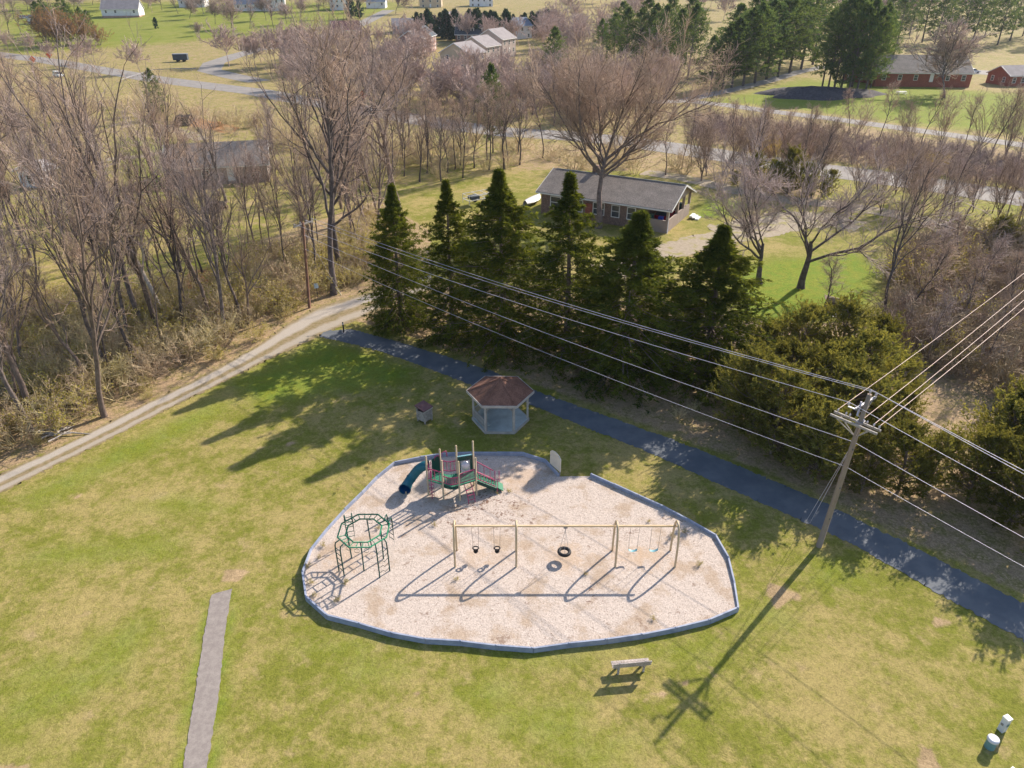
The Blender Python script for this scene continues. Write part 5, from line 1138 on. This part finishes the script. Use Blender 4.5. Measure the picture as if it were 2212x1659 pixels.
def house(lab, px, py, L, Wd, hw, rise, yaw, wm, rm, rows=1, nw=3, gw=1, name='house', cat='house', chim=False, dorm=0, base=None, grp=None, garage=False, door=True):
    g = G(px, py); o = Vector((0, Wd/2, 0)); o.rotate(Matrix.Rotation(R_(yaw), 3, 'Z')); t = thing(name, lab, cat, g+o, R_(yaw), grp)
    x, y = L/2, Wd/2; b = MB(); gwalls(b, -x, x, -y, y, -1.5, hw, rise); b.build('wall', wm, t)
    b = MB(); gable_roof(b, -x, x, -y, y, hw, rise); rf = b.build('roof', rm, t)
    b = MB()
    for s in (-1, 1):
        b.beam((-x-.42, s*(y+.40), hw-.40*rise/y+.02), (x+.42, s*(y+.40), hw-.40*rise/y+.02), .06, .22)
        for e in (-1, 1): b.beam((e*(x+.43), s*(y+.40), hw-.40*rise/y+.02), (e*(x+.43), 0, hw+rise+.02), .05, .24)
    b.build('roof_trim', M['white'], rf)
    if base: MB().box((0, 0, .15), (L+.08, Wd+.08, 1.6)).build('foundation', base, t)
    for rw in range(rows):
        z = hw-1.35-2.8*rw
        for k in range(nw):
            xx = -x+L*(k+.5)/nw
            if door and rw == rows-1 and k == nw//2: continue
            window(t, (xx, -y, z), min(1.0, L/nw*.5), 1.35, (0, -1, 0))
        for k in range(gw):
            yy = -y+Wd*(k+.5)/gw
            for s in (-1, 1): window(t, (s*x, yy, z), .95, 1.3, (s, 0, 0))
    if door:
        xx = -x+L*(nw//2+.5)/nw; dr = MB().box((xx, -y-.03, max(hw-1.45-2.8*(rows-1), .95)), (1.05, .06, 2.1)).build('door', M['white'], t); MB().lathe((xx+.4, -y-.08, max(hw-1.5-2.8*(rows-1), .9)), [(.04, 0), (.04, .06)], 8).build('handle', M['steel'], dr)
    if chim: MB().box((x*.5, 0, hw+rise+.1), (.9, .7, 1.9)).build('chimney', M['brickbrown'], rf)
    for k in range(dorm):
        xx = -x+L*(k+.5)/dorm; b = MB(); yy = -y*.62; zz = hw+rise*.38; b.box((xx, yy+.7, zz+.35), (1.6, 1.9, 1.7)); d_ = b.build('dormer', M['siding'], rf)
        b = MB(); Rm = Matrix.Rotation(0, 3, 'Z'); V = []
        for s in (-1, 1):
            b.raw([(xx, yy-.45, zz+1.95), (xx, yy+1.9, zz+1.95), (xx+s*1.05, yy+1.9, zz+1.05), (xx+s*1.05, yy-.45, zz+1.05)], [[0, 1, 2, 3]] if s > 0 else [[3, 2, 1, 0]])
        b.build('dormer_roof', rm, d_); b = MB(); b.box((xx, yy-.27, zz+.45), (.8, .04, 1.0)); b.build('pane', M['glass'], d_)
    if garage: MB().box((-x*.45, -y-.03, 1.1), (4.6, .06, 2.2)).build('garage_door', M['white'], t)
    return t

# the brick ranch house with its porch
A_ = G(1440, 504); rh = thing('ranch_house', 'low brown brick ranch house with long grey roof and open end porch', 'house', A_, R_(-29))
zE = 3.2; rise = 1.85; pw_ = 3.4; Wd = 9.6; Ln = 18.2
b = MB(); b.box((-pw_-(Ln-pw_)/2, Wd/2, zE/2-.2), (Ln-pw_, Wd, zE+.4)); b.build('wall', M['brickbrown'], rh)
b = MB()
for x0 in (-.06, -pw_): b.raw([(x0, -.0, zE-.02), (x0, Wd, zE-.02), (x0, Wd/2, zE+rise-.05)], [[0, 1, 2]]); b.raw([(x0-.1, -.0, zE-.02), (x0-.1, Wd, zE-.02), (x0-.1, Wd/2, zE+rise-.05)], [[2, 1, 0]])
b.build('gable', M['render'], rh)
b = MB(); b.box((-pw_/2, .1, .72), (pw_, .2, 1.75)); b.box((-.1, Wd/2, .72), (.195, Wd-.42, 1.75)); b.box((-pw_/2, Wd-.1, .5), (pw_, .2, 1.3)); b.build('porch_wall', M['render'], rh)
for (x0, y0) in ((-.12, .12), (-.12, Wd*.42), (-.12, Wd*.70), (-.12, Wd-.12)): MB().box((x0, y0, zE/2+.78), (.30, .34, zE-1.6)).build('porch_post', M['render'], rh)
MB().box((-pw_/2, Wd/2, .42), (pw_-.3, Wd-.5, .16)).build('porch_floor', M['concrete'], rh)
b = MB(); gable_roof(b, -Ln, 0, 0, Wd, zE, rise, .55, .17); rf = b.build('roof', M['roof_grey'], rh)
b = MB()
for s, yy in ((-1, 0), (1, Wd)): b.beam((-Ln-.57, yy+s*.57, zE-.2), (.57, yy+s*.57, zE-.2), .08, .18)
for e in (-Ln-.57, .575):
    b.beam((e, -.56, zE-.13), (e, Wd/2, zE+rise+.08), .05, .22); b.beam((e, Wd+.56, zE-.13), (e, Wd/2, zE+rise+.08), .05, .22)
b.build('roof_trim', M['white'], rf)
b = MB(); b.beam((-Ln, Wd/2, zE+rise+.17), (.4, Wd/2, zE+rise+.17), .22, .06); b.build('ridge_cap', M['roof_dark'], rf)
MB().box((-12.6, 5.6, zE+rise+.3), (.8, .7, 1.5)).build('chimney', M['brickbrown'], rf)
MB().tube([(.08, -.10, 0), (.08, -.10, zE-.1), (.05, -.5, zE-.02)], .05, 8).build('downspout', M['white'], rh)
for x0, wv in ((-5.0, 1.0), (-7.2, 1.0), (-9.6, 1.5), (-12.5, 1.0), (-16.0, 1.4)): window(rh, (x0, 0, 1.85), wv, 1.45, (0, -1, 0))
dr = MB().box((-11.0, -.03, 1.35), (1.0, .06, 2.1)).build('door', M['brick'], rh); MB().lathe((-10.6, -.08, 1.3), [(.04, 0), (.04, .06)], 8).build('handle', M['steel'], dr)
b = MB()
for k in range(3): b.box((.9+.42*k, Wd-1.4, .32-.12*k), (.42, 1.6, .24-.05*k))
b.build('steps', M['white'], rh)
Rz = Matrix.Rotation(R_(-29), 3, 'Z')
def car(lab, g, rz, paint, L=4.4, kind='car', cat='car', grp=None):
    t = thing('parked_car', lab, cat, g, rz, grp); hw = .86
    prof = [(-.50, .28), (-.50, .72), (-.46, .86), (-.20, .95), (-.10, 1.0)] if kind == 'car' else []
    low = [(-.5, .30), (.5, .30), (.5, .66), (.46, .80), (.28, .92), (-.42, .95), (-.49, .84)]; up = [(-.44, .93), (.26, .91), (.10, 1.40), (-.30, 1.44)]
    if kind == 'van': up = [(-.48, .93), (.30, .91), (.16, 1.62), (-.45, 1.66)]
    def ext(P, w0, w1, m, z0=None):
        n = len(P); b = MB(); zt = max(p[1] for p in P); zb_ = min(p[1] for p in P); V = []
        for s in (-1, 1):
            for x, z in P: q = w0+(w1-w0)*((z-zb_)/(zt-zb_+1e-6)); V.append((x*L, s*q, z))
        b.raw(V, [[i, n+i, n+(i+1) % n, (i+1) % n] for i in range(n)], 0); b.F.append((np.array([list(range(n))]), 0, False)); b.F.append((np.array([[n+i for i in range(n)][::-1]]), 0, False)); return b
    bd = ext(low, hw, hw*.94, 0); bo = bd.build('body', paint, t)
    ext(up, hw*.93, hw*.76, 0).build('window_glass', M['glass'], t)
    rf_ = [(x*.93, z+.012) for x, z in (up[2], up[3])]; MB().box(((rf_[0][0]+rf_[1][0])/2*L, 0, up[3][1]), (abs(rf_[0][0]-rf_[1][0])*L*1.05, hw*1.5, .05)).build('roof_panel', paint, t)
    for x in (-.31, .31):
        for s in (-1, 1):
            b = MB(); c = Vector((x*L, s*(hw-.08), .32)); b.tube([c-Vector((0, .11, 0)), c+Vector((0, .11, 0))], .32, 14); wv = b.build('wheel', M['black'], t); MB().tube([c+Vector((0, s*.10, 0)), c+Vector((0, s*.125, 0))], .19, 10).build('rim', M['steel'], wv)
    for s in (-1, 1): MB().box((.492*L, s*.58, .66), (.05, .34, .13)).build('headlight', M['white'], t); MB().box((-.495*L, s*.62, .70), (.04, .26, .14)).build('taillight', M['redcar'], t)
    return t
car('red car parked inside the porch of the brick ranch house', A_+Rz@Vector((-1.75, 4.3, .5)), R_(-29+90), M['redcar'], 4.2)
def bin_(lab, loc, m, rz=0):
    t = thing('wheeled_bin', lab, 'bin', loc, rz); b = MB(); b.box((0, 0, .5), (.55, .6, .95)); b.build('body', m, t); MB().box((0, 0, 1.02), (.60, .66, .08)).build('lid', m, t); b = MB()
    for s in (-1, 1): b.tube([(s*.2, .32, .1), (s*.27, .32, .1)], .1, 10)
    b.build('wheels', M['black'], t)
bin_('blue plastic bin behind the porch corner of the ranch house', A_+Rz@Vector((-1.2, .75, .75)), M['bluebin'], R_(-29))
bin_('teal bin beside the blue one at the porch front opening', A_+Rz@Vector((-2.5, .75, .95)), M['greenbin'], R_(-29))
bin_('dark green bin at the far porch opening of the ranch house', A_+Rz@Vector((-.75, 7.9, .85)), M['greenbin'], R_(-29))
# bare metal trailer frame beside the house
t = thing('trailer_frame', 'white metal trailer frame standing on the grass left of the ranch house', 'trailer', G(1035, 440), R_(35))
b = MB()
for s in (-1, 1): b.beam((-2.2, s*.9, .9), (2.2, s*.9, .9), .08, .1); b.beam((-2.2, s*.9, 1.6), (2.2, s*.9, 1.6), .06, .06)
for x in (-2.2, -.7, .7, 2.2): b.beam((x, -.9, .9), (x, .9, .9), .07, .08); b.beam((x, -.9, 1.6), (x, .9, 1.6), .05, .05)
for x in (-2.2, 2.2):
    for s in (-1, 1): b.beam((x, s*.9, .3), (x, s*.9, 1.6), .06, .06)
b.build('frame', M['white'], t)
for s in (-1, 1): MB().tube([(0, s*1.0, .38), (0, s*1.22, .38)], .38, 14).build('wheel', M['black'], t)
MB().box((-.9, 0, 1.1), (1.3, 1.2, .45)).build('tarp_bundle', M['roof_dark'], t)
t = thing('boat_cover', 'white covered boat on the ground at the left end of the ranch house', 'boat', G(1150, 440), R_(60))
b = MB(); P = [(-2.2, .35), (-1, .8), (.5, .85), (1.7, .5), (2.3, .05)]; V = []
for x, w_ in P:
    for q in np.linspace(-1, 1, 7): V.append((x, q*w_, .55+.45*(1-q*q)))
b.raw(V, [[i*7+j, (i+1)*7+j, (i+1)*7+j+1, i*7+j+1] for i in range(4) for j in range(6)], 0, True); b.build('cover', M['pedgrey'], t)
b = MB(); V = []
for x, w_ in P:
    for q in np.linspace(-1, 1, 7): V.append((x, q*w_, .56-.42*(1-q*q)))
b.raw(V, [[i*7+j, i*7+j+1, (i+1)*7+j+1, (i+1)*7+j] for i in range(4) for j in range(6)], 0, True); b.build('hull', M['pedgrey'], t)

house('grey roofed single storey house partly hidden by the left woods', 476, 398, 15, 9, 2.9, 2.6, 14, M['beige'], M['roof_grey'], 1, 4, 2, base=M['render'])
house('small white shed behind the trunks at the far side of the woods', 112, 402, 3.2, 4.2, 2.6, 1.0, 75, M['siding'], M['siding'], 1, 1, 1, name='shed', cat='shed')
# brick hall at the upper right
house('long red brick hall with grey roof on the far lawn', 1990, 188, 27, 15, 3.9, 4.0, -5, M['brick'], M['roof_grey'], 1, 6, 2, name='brick_hall', cat='hall')
house('low red brick annexe at the pine end of the long brick hall', 1872, 178, 9, 9, 3.0, 2.4, -5, M['brick'], M['roof_grey'], 1, 2, 1, name='brick_annexe', cat='annexe')
house('red brick building with white trim at the edge of the far lawn', 2215, 186, 12, 9, 3.0, 2.2, 10, M['brick'], M['roof_far'], 1, 4, 2)
t = thing('picnic_table', 'white bench table standing alone on the lawn in front of the brick hall', 'picnic table', G(1946, 204), R_(-5))
b = MB(); b.box((0, 0, .78), (2.6, .9, .08)); b.build('table_top', M['white'], t)
for s in (-1, 1):
    MB().box((0, s*.85, .46), (2.6, .32, .07)).build('seat', M['white'], t); b = MB(); b.beam((s*.9, -.9, 0), (s*.9, .25, .75), .1, .08); b.beam((s*.9, .9, 0), (s*.9, -.25, .75), .1, .08); b.build('leg', M['white'], t)
# townhouses and the subdivision
house('end townhouse with tall beige gable, the rightmost of the stepped row', 1100, 124, 11, 12, 6.8, 3.3, 62, M['beige'], M['roof_far'], 2, 3, 2, grp='stepped townhouse row')
house('middle townhouse of the stepped beige row with white bay', 1066, 140, 10.5, 11.5, 6.4, 3.0, 62, M['beige'], M['roof_far'], 2, 3, 2, grp='stepped townhouse row')
house('lowest townhouse of the stepped row with cream end wall', 1032, 157, 10.5, 11.5, 6.2, 3.0, 62, M['yellowside'], M['roof_far'], 2, 3, 2, grp='stepped townhouse row')
house('dark roofed house with three white dormers beyond the townhouses', 1020, 93, 15, 9, 3.6, 3.4, -4, M['brickbrown'], M['roof_dark'], 1, 5, 1, dorm=3)
house('brick house with a steep dark gable left of the dormer house', 938, 110, 9, 9, 6, 3.2, 82, M['brickpink'], M['roof_dark'], 2, 2, 2)
house('narrow pink brick house with pale roof beside the dark gable', 915, 118, 8, 9, 6, 2.8, 80, M['brickpink'], M['roof_far'], 2, 2, 2)
house('maroon roofed house with orange gable end on the rough slope', 752, 82, 13, 10, 3.4, 3.6, 20, M['yellowside'], M['roof_red'], 1, 4, 1)
house('pale blue grey house with low wide roof above the rough slope', 885, 72, 16, 10, 3.4, 3.0, 10, M['siding'], M['roof_far'], 1, 4, 2)
house('white two storey house among the conifer screen', 990, 70, 10, 9, 6, 3.0, 70, M['siding'], M['roof_far'], 2, 2, 2)
house('white gabled house at the right end of the conifer screen', 1080, 78, 9, 10, 6.2, 3.2, 80, M['siding'], M['roof_far'], 2, 2, 2)
house('white house with blue roof just behind the end townhouse', 1128, 84, 12, 9, 5.5, 3.2, 40, M['siding'], M['roof_blue'], 2, 3, 2)
house('grey roofed white house on a brick base at the top of the green field', 262, 38, 20, 12, 4.4, 4.2, 10, M['siding'], M['roof_far'], 1, 4, 2, base=M['brickpink'])
house('blue roofed house on the skyline nearest the round conifer', 415, 16, 16, 11, 4.2, 4.2, 5, M['siding'], M['roof_blue'], 1, 4, 2)
house('blue roofed house with low porch on the skyline above the green field', 540, 24, 18, 12, 3.8, 4.6, 5, M['siding'], M['roof_blue'], 1, 4, 2)
house('white two storey house on the skyline behind the field trees', 594, 24, 13, 11, 6.6, 3.2, 12, M['siding'], M['roof_far'], 2, 4, 2)
house('pale two storey house on the skyline beside the pair of pointed conifers', 735, 22, 12, 11, 6.4, 3.2, 8, M['siding'], M['roof_far'], 2, 4, 2)
house('small white house above the road on the skyline', 812, 18, 12, 9, 3.8, 3.0, 0, M['siding'], M['roof_blue'], 1, 3, 2)
house('cream house on the skyline far behind the dormer house', 930, 16, 14, 10, 5, 3.2, 0, M['yellowside'], M['roof_far'], 2, 3, 2)
house('pale house on the skyline above the conifer screen', 1040, 14, 15, 10, 5, 3.4, 5, M['siding'], M['roof_far'], 2, 4, 2)
house('low grey farm shed at the edge of the far corner grove', 79, 52, 9, 6, 3, 1.2, 0, M['siding'], M['roof_dark'], 1, 2, 1, name='farm_shed', cat='shed')
# vehicles and signs along the main road
def road_at(px, py, d): a, c = G(px-8, py-d), G(px+8, py+d); return math.atan2(c.y-a.y, c.x-a.x)
car('white van parked beside the main road behind the left woods', G(127, 166), road_at(127, 150, 1.4), M['white'], 4.8, 'van', 'van')
car('silver pickup sized car at the far farm corner', G(54, 40), 0, M['pedgrey'], 5.2, 'van')
car('grey car in the parking area below the dormer houses, by the verge', G(952, 165), 1.1, M['pedgrey'], 4.4)
car('white car in the townhouse parking area', G(980, 158), 1.1, M['white'], 4.4)
car('dark blue car in the parking area nearest the lowest townhouse', G(1000, 166), 1.1, M['bluebin'], 4.4)
car('white car under the wide bare tree by the brick hall', G(2100, 158), .1, M['white'], 4.6)
t = thing('field_shelter', 'small black topped trailer standing at the corner of the green field', 'trailer', G(392, 133), R_(10))
MB().box((0, 0, 1.6), (5.2, 2.4, 2.0)).build('box_body', M['roof_dark'], t); MB().box((0, 0, 2.66), (5.4, 2.6, .12)).build('lid', M['roof_blue'], t)
for x in (-1, 1):
    for s in (-1, 1): MB().tube([(x*1.1, s*1.1, .45), (x*1.1, s*1.35, .45)], .45, 10).build('wheel', M['black'], t)
for px, py, lb in ((74, 141, 'orange road work sign on the main road verge nearest the photo edge'), (109, 131, 'orange road work sign across the main road'), (785, 224, 'orange road work sign seen through the tall trees by the main road')):
    t = thing('road_sign', lb, 'road sign', G(px, py), .1, 'orange road work signs'); c = Matrix.Rotation(R_(45), 3, 'Y')
    MB().box((0, 0, 2.0), (1.7, .05, 1.7), rot=c).build('panel', M['orangesign'], t); b = MB(); b.beam((-.3, .1, 0), (0, .05, 1.6), .06, .06); b.beam((.3, .1, 0), (0, .05, 1.6), .06, .06); b.build('stand', M['steel'], t)
t = thing('guard_rail', 'pale guard rail curving beside the main road above the left woods', 'guard rail', G(330, 155)); o = G(330, 155)
P = [G(*p)-o for p in ((262, 178), (290, 168), (330, 156), (380, 153), (425, 153))]; P = resample([list(p) for p in P], 24)
b = MB()
for p, q in zip(P[:-1], P[1:]): b.beam((p[0], p[1], p[2]+.75), (q[0], q[1], q[2]+.75), .06, .22)
b.build('rail', M['steel'], t); b = MB()
for p in P[::2]: b.box((p[0], p[1]+.1, p[2]+.35), (.12, .12, .9))
b.build('posts', M['greywood'], t)

# ------------------------------------------------------------------ air
hm = bpy.data.materials.new('haze_air'); hm.use_nodes = True; nt = hm.node_tree; nt.nodes.remove(nt.nodes['Principled BSDF'])
pvn = nt.nodes.new('ShaderNodeVolumePrincipled'); pvn.inputs['Color'].default_value = (.78, .85, .97, 1); pvn.inputs['Density'].default_value = .00007; pvn.inputs['Anisotropy'].default_value = .25
nt.links.new(pvn.outputs[0], nt.nodes['Material Output'].inputs['Volume'])
tag(MB().box((0, 1500, 39), (5600, 3700, 82)).build('haze', hm), kind='stuff')
